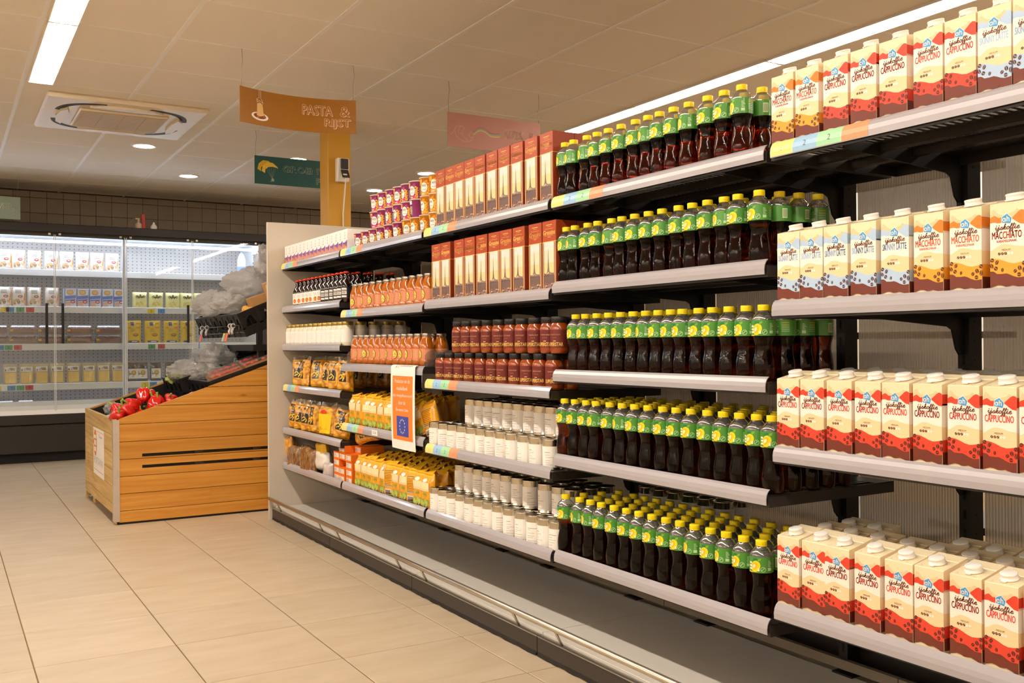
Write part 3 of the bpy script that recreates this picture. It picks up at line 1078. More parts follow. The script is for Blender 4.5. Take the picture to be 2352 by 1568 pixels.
p.ribbon([(0.0195, 0.007), (0.0225, 0.009), (0.024, 0.0125), (0.0275, 0.0115)], 0.0016, 5, 3)
for k in range(5):
    p.rect(0.037, 0.030 - 0.0035 * k, 0.043 + 0.002 * (k % 3), 0.0315 - 0.0035 * k, 5, 1)
p.rect(0.036, 0.006, 0.046, 0.0135, 5, 1)
p.rect(-0.05, 0.008, -0.036, 0.033, 3, 1)
for k in range(7):
    p.rect(-0.049 + 0.0018 * k, 0.01, -0.0482 + 0.0018 * k, 0.031, 2, 2)
for k in range(6):
    p.rect(0.055, 0.033 - 0.0045 * k, 0.075, 0.0342 - 0.0045 * k, 6 if k < 2 else 5, 1)
p.onto(m, on_cyl(0.0306, 0.119), step=0.006)
me_label = m.mesh('label', LG)
bottle = Proto('iced_tea_bottle', me_bottle, [('cap', me_cap), ('label', me_label)], 'bottle')
BOT = {'D1': [3.011, 2.955, 2.868, 2.807, 2.736, 2.664, 2.584, 2.516, 2.456, 2.385, 2.312, 2.226, 2.153, 2.081],
       'D2': [3.005, 2.947, 2.866, 2.804, 2.72, 2.663, 2.592, 2.515, 2.447, 2.365, 2.301, 2.229, 2.158, 2.098, 2.012],
       'D3': [2.948, 2.885, 2.813, 2.743, 2.675, 2.604, 2.536, 2.471, 2.408, 2.349, 2.275, 2.213, 2.139, 2.068, 2.0],
       'D4': [3.025, 2.957, 2.884, 2.822, 2.739, 2.667, 2.597, 2.526, 2.451, 2.383, 2.312, 2.237, 2.168, 2.1, 2.031, 1.969],
       'D5': [3.022, 2.931, 2.862, 2.795, 2.719, 2.649, 2.579, 2.51, 2.438, 2.371, 2.302, 2.229, 2.158, 2.085, 2.015]}
ROWX = {'D1': (1.8335, 1.9005, 1.964), 'D2': (1.8335, 1.899, 1.962, 2.025), 'D3': (1.8335, 1.899, 1.962, 2.025), 'D4': (1.8335, 1.8965, 1.96, 2.023, 2.0855), 'D5': (1.8335, 1.8995, 1.965, 2.031)}
RN = ['front', 'second', 'third', 'fourth', 'fifth']
rb = random.Random(3)
for key, ys in BOT.items():
    si = int(key[1])
    for r, x in enumerate(ROWX[key]):
        for c, yy in enumerate(ys):
            if si <= 3 and r >= 2 and c < len(ys) - (3 if si > 1 else 2):
                continue
            y = yy / 1.11 - (0.008 * r if si != 5 else 0.012 * r) + rb.uniform(-0.0015, 0.0015)
            y = max(y, 1.7387 + 0.033)
            if r == 0:
                lb = 'dark iced tea bottle, %s from left in front row, %s shelf' % (ORD[c], shelf_word('D', si))
                rz = rb.choice((0.0, 0.05, -0.12, 0.15, -0.45, 0.1))
            else:
                lb = 'iced tea bottle, %s row back, %s from left, %s shelf' % (RN[r], ORD[c], shelf_word('D', si))
                rz = rb.uniform(-3, 3)
            bottle.put((x, y, SZ[key] + 0.0004), lb, 'iced tea bottles on the %s shelf' % shelf_word('D', si), rz)

# ---- cartons of iced coffee
CW, CH, CD = 0.0704, 0.181, 0.085
M_cream = mat('carton_cream', '#f4e3bd', 0.4, coat=0.25)
PAL = {'cappuccino': ('#de432c', '#de432c', '#dc4630'), 'skinny latte': ('#b4cfec', '#b4cfec', '#a9c6ea'), 'macchiato': ('#e08124', '#eda52c', '#e2602c')}
M_brown, M_bean, M_sand, M_hill, M_cwhite, M_logo, M_script = (mat('carton_brown', '#6f2d1d', 0.4, coat=0.25), mat('bean_brown', '#55251b', 0.4), mat('carton_sand', '#e7cda0', 0.4, coat=0.25),
    mat('carton_hill', '#f1d8a9', 0.4, coat=0.25), mat('carton_white', '#f7f1e6', 0.4, coat=0.25), mat('logo_blue', '#459fe0', 0.4), mat('script_brown', '#6b3a28', 0.4))
U = lambda t: -CW / 2 + t * CW
V = lambda s: (1 - s) * CH
def uv(*pts):
    return [(U(a), V(b)) for a, b in pts]
SCRIPT = {'i': ([[(0, .45), (.2, 1), (.12, .25), (.24, 0), (.4, .12), (.52, .42)]], (.26, 1.4), .5),
          'j': ([[(0, .45), (.2, 1), (.16, -.4), (.0, -.8), (-.2, -.62), (-.05, -.25), (.3, .1), (.52, .42)]], (.26, 1.4), .5),
          's': ([[(0, .42), (.3, 1.02), (.26, .75), (.42, .35), (.3, .04), (.08, .04), (.0, .2)], [(.3, .04), (.5, .2), (.58, .42)]], None, .56),
          'k': ([[(0, .42), (.28, 1.5), (.36, 1.85), (.24, 1.8), (.08, 0)], [(.1, .45), (.36, .95), (.46, .75), (.18, .5), (.36, .06), (.5, .08), (.66, .42)]], None, .64),
          'o': ([[(.36, .95), (.12, .8), (.05, .35), (.2, .02), (.42, .15), (.5, .6), (.36, .95), (.45, .75), (.66, .6)]], None, .62),
          'f': ([[(0, .42), (.26, 1.2), (.36, 1.75), (.26, 1.9), (.14, 1.4), (.04, -.4), (.0, -.85), (.16, -.8), (.2, -.3), (.12, .1), (.34, .2), (.46, .45)]], None, .42),
          'e': ([[(0, .42), (.3, .6), (.4, .85), (.26, 1.0), (.08, .7), (.08, .25), (.22, 0), (.42, .1), (.56, .4)]], None, .54)}
def script(p, word, u, v, w, xh, mi, th, lay=3, slope=0.0):
    adv = sum(SCRIPT[c][2] for c in word)
    k = w / adv
    x = 0.0
    for c in word:
        strokes, dot, a = SCRIPT[c]
        for st_ in strokes:
            pts = [(u + (x + q[0] + 0.1 * q[1]) * k, v + q[1] * xh) for q in smooth_path(st_, 2)]
            p.ribbon(pts, th, mi, lay)
        if dot:
            p.ell(u + (x + dot[0] + 0.06) * k, v + dot[1] * xh, th * 0.75, th * 0.75, mi, lay, 6)
        x += a
def bean(p, u, v, ru, rv, rot, lay=5, mi=4, mi2=0):
    p.ell(u, v, ru, rv, mi, lay, 10, rot)
    c, s = math.cos(rot), math.sin(rot)
    pts = [(u + rv * 0.86 * t * -s + 0.14 * ru * math.sin(t * 3) * c, v + rv * 0.86 * t * c + 0.14 * ru * math.sin(t * 3) * s) for t in (-1, -0.5, 0, 0.5, 1)]
    p.ribbon(pts, ru * 0.2, mi2, lay + 1)
me_carton, me_cface = {}, {}
for fl, (c1, c2, c3) in PAL.items():
    mats = [M_cream, mat('band_upper_' + fl.split()[0], c1, 0.4, coat=0.25), mat('band_lower_' + fl.split()[0], c2, 0.4, coat=0.25), M_brown, M_bean, M_sand, M_hill, M_cwhite, M_logo, M_script, mat('name_' + fl.split()[0], c3, 0.4)]
    p = Print()
    # pale mountains, coloured ridge, white field, sand hill, coloured wave, brown wave
    p.poly(uv((0, .13), (.05, .07), (.09, .055), (.16, .075), (.22, .1), (.3, .12), (.42, .13), (.55, .115), (.7, .1), (.78, .07), (.84, .085), (1, .14), (1, .2), (0, .2)), 5, 1)
    p.poly(uv((0, .15), (.06, .135), (.13, .125), (.19, .138), (.25, .155), (.35, .15), (.46, .14), (.5, .175), (.56, .18), (.64, .165), (.72, .14), (.82, .105), (.9, .088), (.97, .095), (1, .105), (1, .25), (0, .25)), 1, 2)
    p.poly(uv((0, .205), (.12, .2), (.22, .212), (.32, .212), (.42, .185), (.5, .165), (.58, .172), (.68, .185), (.78, .215), (.88, .24), (1, .247), (1, .56), (0, .56)), 7, 3)
    p.poly(uv((0, .51), (.08, .5), (.18, .475), (.3, .45), (.42, .443), (.55, .45), (.7, .468), (.85, .478), (1, .482), (1, .75), (0, .75)), 6, 4)
    p.poly(uv((0, .6), (.1, .598), (.25, .605), (.4, .625), (.55, .65), (.7, .662), (.85, .655), (1, .64), (1, .86), (0, .86)), 2, 5)
    p.poly(uv((0, .735), (.08, .735), (.14, .745), (.2, .765), (.35, .768), (.48, .765), (.58, .78), (.68, .8), (.8, .815), (.9, .815), (1, .81), (1, .925), (.9, .925), (.78, .91), (.66, .897), (.55, .905), (.45, .907), (.33, .892), (.22, .888), (.1, .902), (0, .915)), 3, 6)
    for (a, b, ru, rv, rot) in ((.06, .612, .07, .02, 1.3), (.2, .64, .045, .027, -.5), (.045, .675, .05, .027, .5), (.17, .705, .07, .02, 1.1), (.36, .725, .038, .022, -.2),
                               (.73, .745, .048, .022, -.7), (.86, .715, .055, .027, .4), (.98, .665, .06, .02, 1.2), (.985, .74, .05, .032, .0), (.84, .785, .08, .018, 1.75)):
        bean(p, U(a), V(b), CW * min(ru, .06), CH * max(rv, .022), rot if ru < .065 else rot, 7, 4, 2)
    # emblem: tilted house with rounded letters
    hx, hy = U(.49), V(.172)
    house = [(-.0098, -.0068), (.0078, -.0098), (.0104, .0005), (.001, .0098), (-.0092, .0042)]
    p.poly([(hx + a * 1.13, hy + b * 1.13) for a, b in house], 7, 4)
    p.poly([(hx + a, hy + b) for a, b in house], 8, 5)
    w_ = 0.00165
    p.ribbon([(hx - .0052 + .0026 * math.cos(a), hy - .0018 + .0032 * math.sin(a)) for a in [k * math.pi / 5 for k in range(10)]], w_, 7, 6, True)
    p.ribbon([(hx - .0024, hy + .0018), (hx - .0022, hy - .0052)], w_, 7, 6)
    p.ribbon([(hx + .001, hy + .0056), (hx + .001, hy - .0054)], w_, 7, 6)
    p.ribbon(smooth_path([(hx + .001, hy - .0004), (hx + .0032, hy + .0018), (hx + .0052, hy + .0002), (hx + .0053, hy - .0056)], 2), w_, 7, 6)
    script(p, 'ijskoffie', U(.15), V(.285), CW * .71, CH * .031, 9, .0016, 5)
    nm = {'cappuccino': 'CAPPUCCINO', 'skinny latte': 'SKINNY LATTE', 'macchiato': 'MACCHIATO'}[fl]
    p.text(nm, U(.06), V(.385), CW * .86, CH * .078, 10, 4, bold=.00032)
    if fl == 'macchiato':
        p.text('KARAMELSMAAK', U(.2), V(.425), CW * .58, CH * .026, 10, 4, bold=.00015)
    p.text('MEDIUM', U(.35), V(.518), CW * .25, CH * .02, 9, 5)
    for k in range(5):
        if k < 3:
            bean(p, U(.27 + .092 * k), V(.548), CW * .04, CH * .0165, -.35, 5, 4, 6)
        else:
            p.ell(U(.27 + .092 * k), V(.548), CW * .04, CH * .0165, 7, 5, 10, -.35)
    m = MB()
    p.onto(m, on_front(-CD / 2))
    # side panels carry the same bands round the corner
    for s in (-1, 1):
        q = Print()
        w2 = CD / 2
        q.rect(-w2, V(.205 if s > 0 else .24), w2, V(.15 if s > 0 else .11), 1, 1)
        q.rect(-w2, V(.52), w2, V(.22), 7, 1)
        q.rect(-w2, V(.68), w2, V(.49), 6, 2)
        q.rect(-w2, V(.8), w2, V(.64), 2, 3)
        q.rect(-w2, V(.92), w2, V(.78), 3, 4)
        q.rect(-.01, V(.48), .03, V(.42), 10, 3)
        if s < 0:
            q.onto(m, lambda u, v, l: (u, -CW / 2 - EPS * l, v))
        else:
            q.onto(m, lambda u, v, l: (-u, CW / 2 + EPS * l, v))
    me_cface[fl] = m.mesh('carton_print', mats)
m = MB()
c_ = 0.0015
m.prism([(-CD / 2, 0), (CD / 2, 0), (CD / 2, CH + .018), (CD / 2 - c_, CH + .0195), (0.012, CH + .0125), (0.0105, CH + .0132), (0.009, CH + .0115), (-CD / 2 + c_, CH + .001), (-CD / 2, CH - .0005)], 'y', -CW / 2, CW / 2, 0)
for s in (-1, 1):
    m.prism([(CD / 2 - .028, CH + .004), (CD / 2 - .006, CH + .014), (CD / 2 - .004, CH - .03)], 'y', s * CW / 2, s * (CW / 2 + .0015), 0)
p = Print()
p.ribbon(smooth_path([(-.026, -.03), (-.022, -.034), (-.026, -.036), (-.02, -.037)], 2), .0008, 1, 1)
p.rect(.012, -.037, .02, -.034, 2, 1)
slope = .0115 / (CD / 2 + .008)
p.onto(m, lambda u, v, l: (v, -u, CH + .0013 + (v + CD / 2) * slope + EPS * l))
me_cbody = m.mesh('milk_coffee_carton', [M_cream, mat('print_pale_blue', '#a8bfe0', 0.6), M_sand])
m = MB()
m.lathe([(0.0, 0.0), (0.0185, 0.0), (0.0188, 0.0022), (0.0168, 0.003), (0.0165, 0.0095), (0.0172, 0.0105), (0.0166, 0.0128), (0.015, 0.0135), (0.0, 0.0138)], 24)
m.box(-0.024, -0.014, -0.006, 0.006, 0.001, 0.0024)
m.xform(Matrix.Translation((-0.0135, 0, CH + .0085)) @ Matrix.Rotation(-math.atan(slope), 4, 'Y'))
me_ccap = m.mesh('screw_cap', [mat('cap_white', '#f6f3ee', 0.35)])
carton = {fl: Proto('milk_coffee_carton', me_cbody, [('screw_cap', me_ccap), ('carton_print', me_cface[fl], 'front')], 'carton') for fl in PAL}
FC = -0.0425
ECART = {1: (1.9315, 1.845, 1.749, 1.658, 1.574, 1.476, 1.392, 1.31, 1.226), 2: (1.913, 1.833, 1.752, 1.664, 1.57, 1.477, 1.385, 1.284), 3: (1.92, 1.834, 1.746, 1.656, 1.572, 1.483, 1.392, 1.304, 1.22), 4: (1.921, 1.836, 1.756, 1.659, 1.568, 1.486, 1.392, 1.306, 1.215)}
FLAV = {1: ['macchiato'] * 2 + ['cappuccino'] * 5 + ['skinny latte'] * 2, 2: ['skinny latte'] * 5 + ['macchiato'] * 3, 3: ['cappuccino'] * 9, 4: ['cappuccino'] * 9}
rc = random.Random(5)
CCOL = {'cappuccino': 'red', 'skinny latte': 'light blue', 'macchiato': 'orange'}
for si, ys in ECART.items():
    z = SZ['E%d' % si] + 0.0004
    sw = shelf_word('E', si)
    for c, y in enumerate(ys):
        fl = FLAV[si][c]
        yc = y / 1.11 - CW / 2
        carton[fl].put((1.803 + CD / 2 + rc.uniform(0, 0.004), yc, z), '%s %s carton, %s from left in front row, %s shelf' % (CCOL[fl], fl, ORD[c], sw), 'iced coffee cartons on the %s shelf' % sw, rc.uniform(-0.02, 0.02))
    rows = {1: 0, 2: 0, 3: 4, 4: 3}[si]
    for r in range(1, rows):
        for c in range(len(ys)):
            if si == 4 and r == 2 and c in (2, 3):
                continue
            yc = 1.692 - 0.0795 * c + rc.uniform(-0.002, 0.002) - (0.006 if r % 2 else 0)
            carton['cappuccino'].put((1.806 + CD / 2 + 0.0935 * r + rc.uniform(-0.001, 0.002), yc, z), 'cappuccino carton behind others, %s row back, %s from left, %s shelf' % (RN[r], ORD[c], sw),
                                     'iced coffee cartons on the %s shelf' % sw, rc.uniform(-0.02, 0.02), front=False)

# ---- breadstick boxes
BW, BH, BD = 0.0845, 0.247, 0.088
GM = [mat('box_rust', '#a84319', 0.42), mat('box_gold', '#f2c765', 0.4), mat('sky_top', '#e9ddd6', 0.5), mat('sky_mid', '#efd9bd', 0.5), mat('sky_low', '#f3cf95', 0.5), mat('tower_grey', '#75665f', 0.5), mat('city_mauve', '#8d7470', 0.5), mat('city_dark', '#5b4740', 0.5), mat('city_warm', '#b08a70', 0.5), mat('pillar_tan', '#c79a66', 0.5), mat('pillar_dark', '#7d5232', 0.5), mat('box_side', '#8f3512', 0.45)]
m = MB()
m.bbox(-BD / 2, BD / 2, -BW / 2, BW / 2, 0, BH, 0.0012, 11)
p = Print()
X0, X1 = -BW / 2, BW / 2
p.rect(X0 + .0008, BH * .71, X1 - .0008, BH - .0012, 0, 1)
p.rect(X0, BH * .703, X1, BH * .711, 1, 2)
for k in range(8):
    t0, t1 = .24 + .463 * k / 8, .24 + .463 * (k + 1) / 8
    p.rect(X0 + .009, BH * t0, X1 - .012, BH * t1, [4, 4, 4, 3, 3, 3, 2, 2][k], 1)
p.rect(X0 + .0008, 0.001, X1 - .0008, BH * .24, 6, 1)
p.rect(X0 + .0008, 0.001, X0 + .0095, BH * .703, 9, 3)
p.rect(X0 + .0068, 0.001, X0 + .0095, BH * .69, 10, 4)
p.rect(X1 - .0125, BH * .1, X1 - .004, BH * .703, 9, 3)
p.rect(X1 - .0125, BH * .1, X1 - .0095, BH * .703, 10, 4)
p.rect(X1 - .004, .001, X1 - .0008, BH * .703, 8, 3)
tx = -.006
p.poly([(tx - .0105, BH * .27), (tx - .0058, BH * .31), (tx - .0035, BH * .38), (tx - .0018, BH * .47), (tx - .0012, BH * .56), (tx - .0003, BH * .62), (tx + .0003, BH * .62), (tx + .0012, BH * .56), (tx + .0018, BH * .47), (tx + .0035, BH * .38), (tx + .0058, BH * .31), (tx + .0105, BH * .27)], 5, 2)
p.ell(tx, BH * .272, .004, .004, 4, 3, 10)
rg = random.Random(11)
for k in range(16):
    u = X0 + .011 + .0037 * k
    p.rect(u, BH * .225, u + .0036, BH * (.255 + .03 * rg.random()), rg.choice((5, 6, 6, 7)), 3)
for k in range(15):
    u = X0 + .0115 + .0041 * k
    p.rect(u, BH * .115, u + .0013, BH * .235, 7, 3)
p.rect(X0 + .009, BH * .232, X1 - .012, BH * .24, 7, 4)
for k in range(70):
    p.ell(X0 + .009 + rg.random() * .064, BH * (.012 + .115 * rg.random()), .0028, .0024, rg.choice((8, 7, 3, 0, 9)), 4 + k % 3, 6)
p.text('Gressins', 0, BH * .805, BW * .86, BH * .062, 1, 3, 'c', 0.12, bold=.0004)
for t, w in ((.885, .62), (.79, .62), (.915, .28)):
    p.rect(-BW * w / 2, BH * t, BW * w / 2, BH * (t + .0035), 1, 3)
p.rect(-BW * .22, BH * .935, BW * .22, BH * .945, 1, 3)
p.rect(-BW * .1, BH * .765, BW * .12, BH * .777, 9, 3)
p.onto(m, on_front(-BD / 2))
for s in (-1, 1):
    y = s * (BW / 2 + EPS)
    m.add([(-BD / 2, y, BH * .703), (BD / 2, y, BH * .703), (BD / 2, y, BH * .709), (-BD / 2, y, BH * .709)], [(0, 1, 2, 3) if s < 0 else (3, 2, 1, 0)], 1)
gbox = Proto('breadstick_box', m.mesh('breadstick_box', GM), [], 'box')
CBOX = {1: (3.604, 3.517, 3.431, 3.346, 3.26, 3.166, 3.0745, 2.984, 2.886, 2.787), 2: (3.651, 3.56, 3.441, 3.349, 3.253, 3.157, 3.067, 2.972, 2.863, 2.77)}
for si, ys in CBOX.items():
    for r in range(3):
        for c, y in enumerate(ys):
            if r and c < 7:
                continue
            lb = ('tall rust-brown breadstick box with tower picture, %s from left, %s shelf' if r == 0 else 'plain side of breadstick box, ' + RN[r] + ' row, %s from left, %s shelf') % (ORD[c], shelf_word('C', si))
            gbox.put((1.803 + BD / 2 + 0.0895 * r + rc.uniform(0, 0.003), y, SZ['C%d' % si] + 0.0004), lb, 'breadstick boxes on the %s shelf' % shelf_word('C', si), rc.uniform(-0.015, 0.015))

# ---- soup jars
M_soup = mat('tomato_soup', '#963f08', 0.18, coat=1.0, noise_amt=0.15, noise_scale=40)
JM = [M_soup, mat('soup_label', '#6a2116', 0.5), mat('soup_gold', '#f0c768', 0.5), mat('soup_text_pale', '#d6a58a', 0.5), mat('soup_glass_edge', '#c4661a', 0.1, coat=1.0)]
m = MB()
m.lathe([(0.0, 0.001), (0.026, 0.0), (0.0305, 0.004), (0.0315, 0.012), (0.0315, 0.088), (0.029, 0.099), (0.0245, 0.106), (0.0235, 0.112), (0.0, 0.112)], 24, mi=0)
p = Print()
m.lathe([(0.0317, 0.02), (0.0317, 0.083)], 24, mi=1)
p.text('SUPERSTAR', 0.0, .006, .062, .0125, 2, 1, 'c', bold=.0003)
p.text('TOMATO SOUP', 0.0, .043, .04, .0045, 3, 1, 'c')
for k in range(3):
    p.ell(-.006 + .006 * k, .035, .001, .0012, 3, 1, 6)
p.rect(-.005, .022, .005, .025, 3, 1)
for k in range(9):
    p.rect(.052, .054 - .006 * k, .07, .0565 - .006 * k, 3, 1)
p.onto(m, on_cyl(0.0317, 0.02), step=0.006)
me_sj = m.mesh('soup_jar', JM)
m = MB()
m.lathe([(0.0245, 0.106), (0.0272, 0.107), (0.0275, 0.126), (0.0262, 0.1275), (0.0, 0.1278)], 28)
me_lid = m.mesh('lid', [mat('black_lid', '#1d1a18', 0.42)])
soup = Proto('soup_jar', me_sj, [('lid', me_lid)], 'jar')
C3LO = (3.657, 3.576, 3.488, 3.4, 3.309, 3.219, 3.134, 3.047, 2.963, 2.88, 2.795)
C3UP = (3.506, 3.429, 3.346, 3.26, 3.171, 3.084, 3.002, 2.915, 2.829, 2.763)
for t, (ys, lv) in enumerate(((C3LO, 'lower'), (C3UP, 'upper'))):
    for r in range(2):
        for c, y in enumerate(ys):
            if r and c < 5 and t == 0:
                continue
            lb = 'dark red tomato soup jar, %s tier, %s row, %s from left' % (lv, RN[r], ORD[c])
            soup.put((1.836 + r * 0.067 + t * 0.002, y + rc.uniform(-.001, .001), SZ['C3'] + .0004 + t * .1281), lb, 'tomato soup jars', 0.55 + rc.uniform(-.35, .25))

# ---- tins with white labels
M_tin = mat('bare_tin', '#cdc4b2', 0.2, metal=1.0)
TM = [M_tin, mat('tin_label', '#f4f0ea', 0.65), mat('tin_text', '#a9a29c', 0.7)]
TR, TH = 0.0345, 0.1055
m = MB()
prof = [(0.0, 0.002), (0.031, 0.002), (0.0335, 0.0), (0.0345, 0.0012), (0.0345, 0.003), (0.0335, 0.0042), (0.0335, 0.1005), (0.0345, 0.1022), (0.0345, 0.1045), (0.0337, 0.1055), (0.0322, 0.1045), (0.0318, 0.1028), (0.026, 0.1028), (0.0255, 0.1022), (0.018, 0.1022), (0.0175, 0.1027), (0.0, 0.1027)]
m.lathe(prof, 24, mi=0)
me_tin = m.mesh('tin_can', [M_tin])
def tin_label(seed):
    q = random.Random(seed)
    m = MB()
    a0, a1, n = 0.25, 2 * math.pi - 0.1, 22
    for k in range(n):
        aa, ab = a0 + (a1 - a0) * k / n, a0 + (a1 - a0) * (k + 1) / n
        r = 0.0338
        m.add([(r * math.cos(aa), r * math.sin(aa), .01), (r * math.cos(ab), r * math.sin(ab), .01), (r * math.cos(ab), r * math.sin(ab), .082), (r * math.cos(aa), r * math.sin(aa), .082)], [(0, 1, 2, 3)], 0, True)
    p = Print()
    v = .06
    for k in range(6):
        w = q.uniform(.015, .042)
        p.rect(-.018 + q.uniform(0, .004), v, -.018 + w, v + (.0022 if k == 0 else .0012), 1, 1)
        v -= q.uniform(.005, .013)
        if v < .012:
            break
    p.onto(m, on_cyl(0.0338), step=0.007)
    return m.mesh('paper_label', TM[1:])
TL = [Proto('tin_can', me_tin, [('paper_label', tin_label(k))], 'tin') for k in range(5)]
C4 = {'lower': (3.716, 3.632, 3.55, 3.465, 3.384, 3.305, 3.228, 3.147, 3.068, 2.984, 2.902, 2.812), 'upper': (3.503, 3.425, 3.35, 3.273, 3.198, 3.12, 3.043, 2.968, 2.892, 2.82, 2.775 - .03)}
C5 = {'lower': (3.712, 3.635, 3.56, 3.48, 3.401, 3.325, 3.251, 3.175, 3.09, 3.005, 2.925, 2.85, 2.775), 'upper': (3.601, 3.518, 3.441, 3.362, 3.29, 3.217, 3.135, 3.05, 2.943, 2.85, 2.775)}
for sh, D in (('C4', C4), ('C5', C5)):
    for lv, ys in D.items():
        t = 0 if lv == 'lower' else 1
        for r in range(3 if t else 4):
            for c, y in enumerate(ys):
                if t == 0 and (r > 1) and c < 2:
                    continue
                if t == 0 and r > 1 and c < 9:
                    continue
                lb = 'white-labelled tin, %s, %s tier, %s row, %s from left' % ('fourth shelf' if sh == 'C4' else 'lowest shelf', lv, RN[r], ORD[c])
                TL[rc.randrange(5)].put((1.836 + 0.0705 * r + t * 0.062, y - (0.003 * r if t == 0 else 0) + rc.uniform(-.001, .001), SZ[sh] + .0004 + t * .1057), lb, 'white-labelled tins', rc.uniform(-.6, .6) + .4)
for lv in (0, 1):
    for c in range(6):
        for r in range(2):
            TL[rc.randrange(5)].put((2.135 + 0.071 * r, 2.655 - 0.0755 * c, SZ['D5'] + .0004 + lv * .1057), 'tin behind the iced tea bottles, %s tier, %s row, %s from left' % (('lower', 'upper')[lv], ORD[r], ORD[c]), 'tins behind the iced tea bottles', rc.uniform(-1, 1))

# ---- noodle cups, three tiers
def cup_proto(main, dark, name):
    m = MB()
    m.lathe([(0.0, 0.003), (0.03, 0.003), (0.031, 0.0), (0.0325, 0.0015), (0.0398, 0.077), (0.0418, 0.0775), (0.042, 0.0805), (0.04, 0.0815), (0.0, 0.081)], 24, mi=[0, 0, 0, 1, 2, 2, 2, 3])
    p = Print()
    p.rect(-.02, .002, .018, .018, 4, 1)
    p.ell(0, .037, .0165, .0215, 0, 2, 14)
    p.ell(-.006, .03, .0135, .012, 0, 2, 10)
    p.rect(-.0225, .052, -.009, .072, 5, 2)
    p.ell(-.0155, .061, .004, .006, 4, 3, 8)
    for k in range(12):
        p.ell(.004 + .0022 * (k % 6), .054 + .0035 * (k // 2) * .6, .0045, .0035, 6, 1, 6, k)
    for k in range(14):
        p.ell(.024 + .005 * math.sin(k * 2.3), .006 + .0036 * k, .0052, .0036, 5 if k % 3 else 7, 2, 7, k)
    p.text('saucy', -.0005, .037, .021, .012, 8, 4, 'c', 0.2)
    p.rect(-.0115, .027, .0115, .0285, 9, 4)
    p.rect(-.015, .006, .002, .0105, 0, 3)
    for k in range(3):
        p.ell(-.008 + .011 * k, .004, .005, .004, 7, 3, 8)
    p.rect(.038, .058, .064, .074, 0, 1)
    p.rect(.036, .012, .066, .05, 9, 1)
    for k in range(6):
        p.rect(.039, .047 - .0055 * k, .062 - .002 * (k % 3), .0485 - .0055 * k, 0, 2)
    p.onto(m, on_cone(0.0327, 0.0398, 0.077), step=0.007)
    return Proto('noodle_cup', m.mesh('noodle_cup', [mat('cup_white', '#f4efe8', 0.45), mat('cup_' + name, main, 0.4), mat('cup_rim', '#d8cfc4', 0.4), mat('cup_foil', '#cfc9c0', 0.3, metal=0.8), mat('cup_band_' + name, dark, 0.4),
                                                           mat('cup_yellow', '#f2b632', 0.4), mat('cup_splash_' + name, main, 0.5, noise_amt=.2), mat('cup_food', '#e08a1e', 0.45), M_txt, mat('cup_grey', '#7d7772', 0.5)]), [], 'noodle cup')
cupm, cupo = cup_proto('#9c3a78', '#d4288c', 'magenta'), cup_proto('#d98a1c', '#e9a526', 'orange')
B1 = {'bottom': [4.569, 4.478, 4.38, 4.284, 4.19, 4.09, 3.985, 3.893, 3.796, 3.705], 'middle': [4.362, 4.271, 4.175, 4.083, 3.99, 3.898, 3.79, 3.702], 'top': [4.357, 4.268, 4.174, 4.083, 3.994, 3.905, 3.798, 3.707]}
for t, (lv, ys) in enumerate(B1.items()):
    for c, y in enumerate(ys):
        om = y < 3.86 or (lv == 'bottom' and y < 4.0)
        (cupo if om else cupm).put((1.842 + t * .001, y, SZ['B1'] + .0004 + t * .0818), '%s noodle cup, %s tier of the stack, %s from the left' % ('orange' if om else 'magenta', lv, ORD[c]), 'stacked noodle cups', 0.35 + rc.uniform(-.4, .3) - (1.9 if (lv == 'middle' and c == 5) else 0))

# ---- juice boxes
JW, JH, JD = 0.0615, 0.116, 0.095
m = MB()
m.bbox(-JD / 2, JD / 2, -JW / 2, JW / 2, 0, JH, 0.0015, 0)
p = Print()
p.rect(-JW / 2 + .001, .001, JW / 2 - .001, JH * .4, 1, 1)
p.poly([(-JW / 2 + .001, JH * .4), (-JW / 2 + .001, JH * .43), (-.01, JH * .405), (.012, JH * .44), (JW / 2 - .001, JH * .47), (JW / 2 - .001, JH * .4)], 1, 1)
p.rect(JW / 2 - .012, JH * .4, JW / 2 - .001, JH * .5, 1, 1)
p.ell(-.012, .021, .012, .02, 2, 2, 14, .3)
p.ell(.013, .014, .013, .015, 3, 2, 14)
p.ell(-.002, .008, .012, .009, 3, 3, 10)
p.ell(.004, .034, .007, .006, 4, 3, 8)
for k in range(4):
    p.ribbon([(-.02 + .011 * k, .006), (-.014 + .011 * k, .034)], .0022, 5, 4)
for k in range(5):
    p.rect(-.012 + .005 * k, JH * .56, -.009 + .005 * k, JH * (.6 + .03 * (k % 2)), 6, 2)
p.ell(0, JH * .72, .007, .007, 7, 2, 10)
p.ell(0, JH * .72, .004, .004, 0, 3, 8)
p.rect(-.006, JH * .83, .006, JH * .87, 6, 2)
p.onto(m, on_front(-JD / 2))
juice = Proto('juice_box', m.mesh('juice_box', [mat('juice_white', '#f7f3ef', 0.4), mat('juice_purple', '#8e3b97', 0.4), mat('juice_orange', '#ee7a21', 0.4), mat('juice_coral', '#f29a6c', 0.4), mat('juice_leaf', '#5c9a3c', 0.4), mat('juice_glow', '#f6c58d', 0.4), mat('juice_text', '#b3b3ae', 0.6), mat('juice_pink', '#eab3ac', 0.5)]), [], 'juice box')
for c in range(16):
    for r in range(2):
        juice.put((1.803 + JD / 2 + r * .097, 5.683 - .0652 * c + (rc.uniform(-.0015, .0015)), SZ['A1'] + .0004), 'white and purple juice box, %s row, %s from the end panel' % (RN[r], ORD[c]), 'juice boxes on the top shelf')

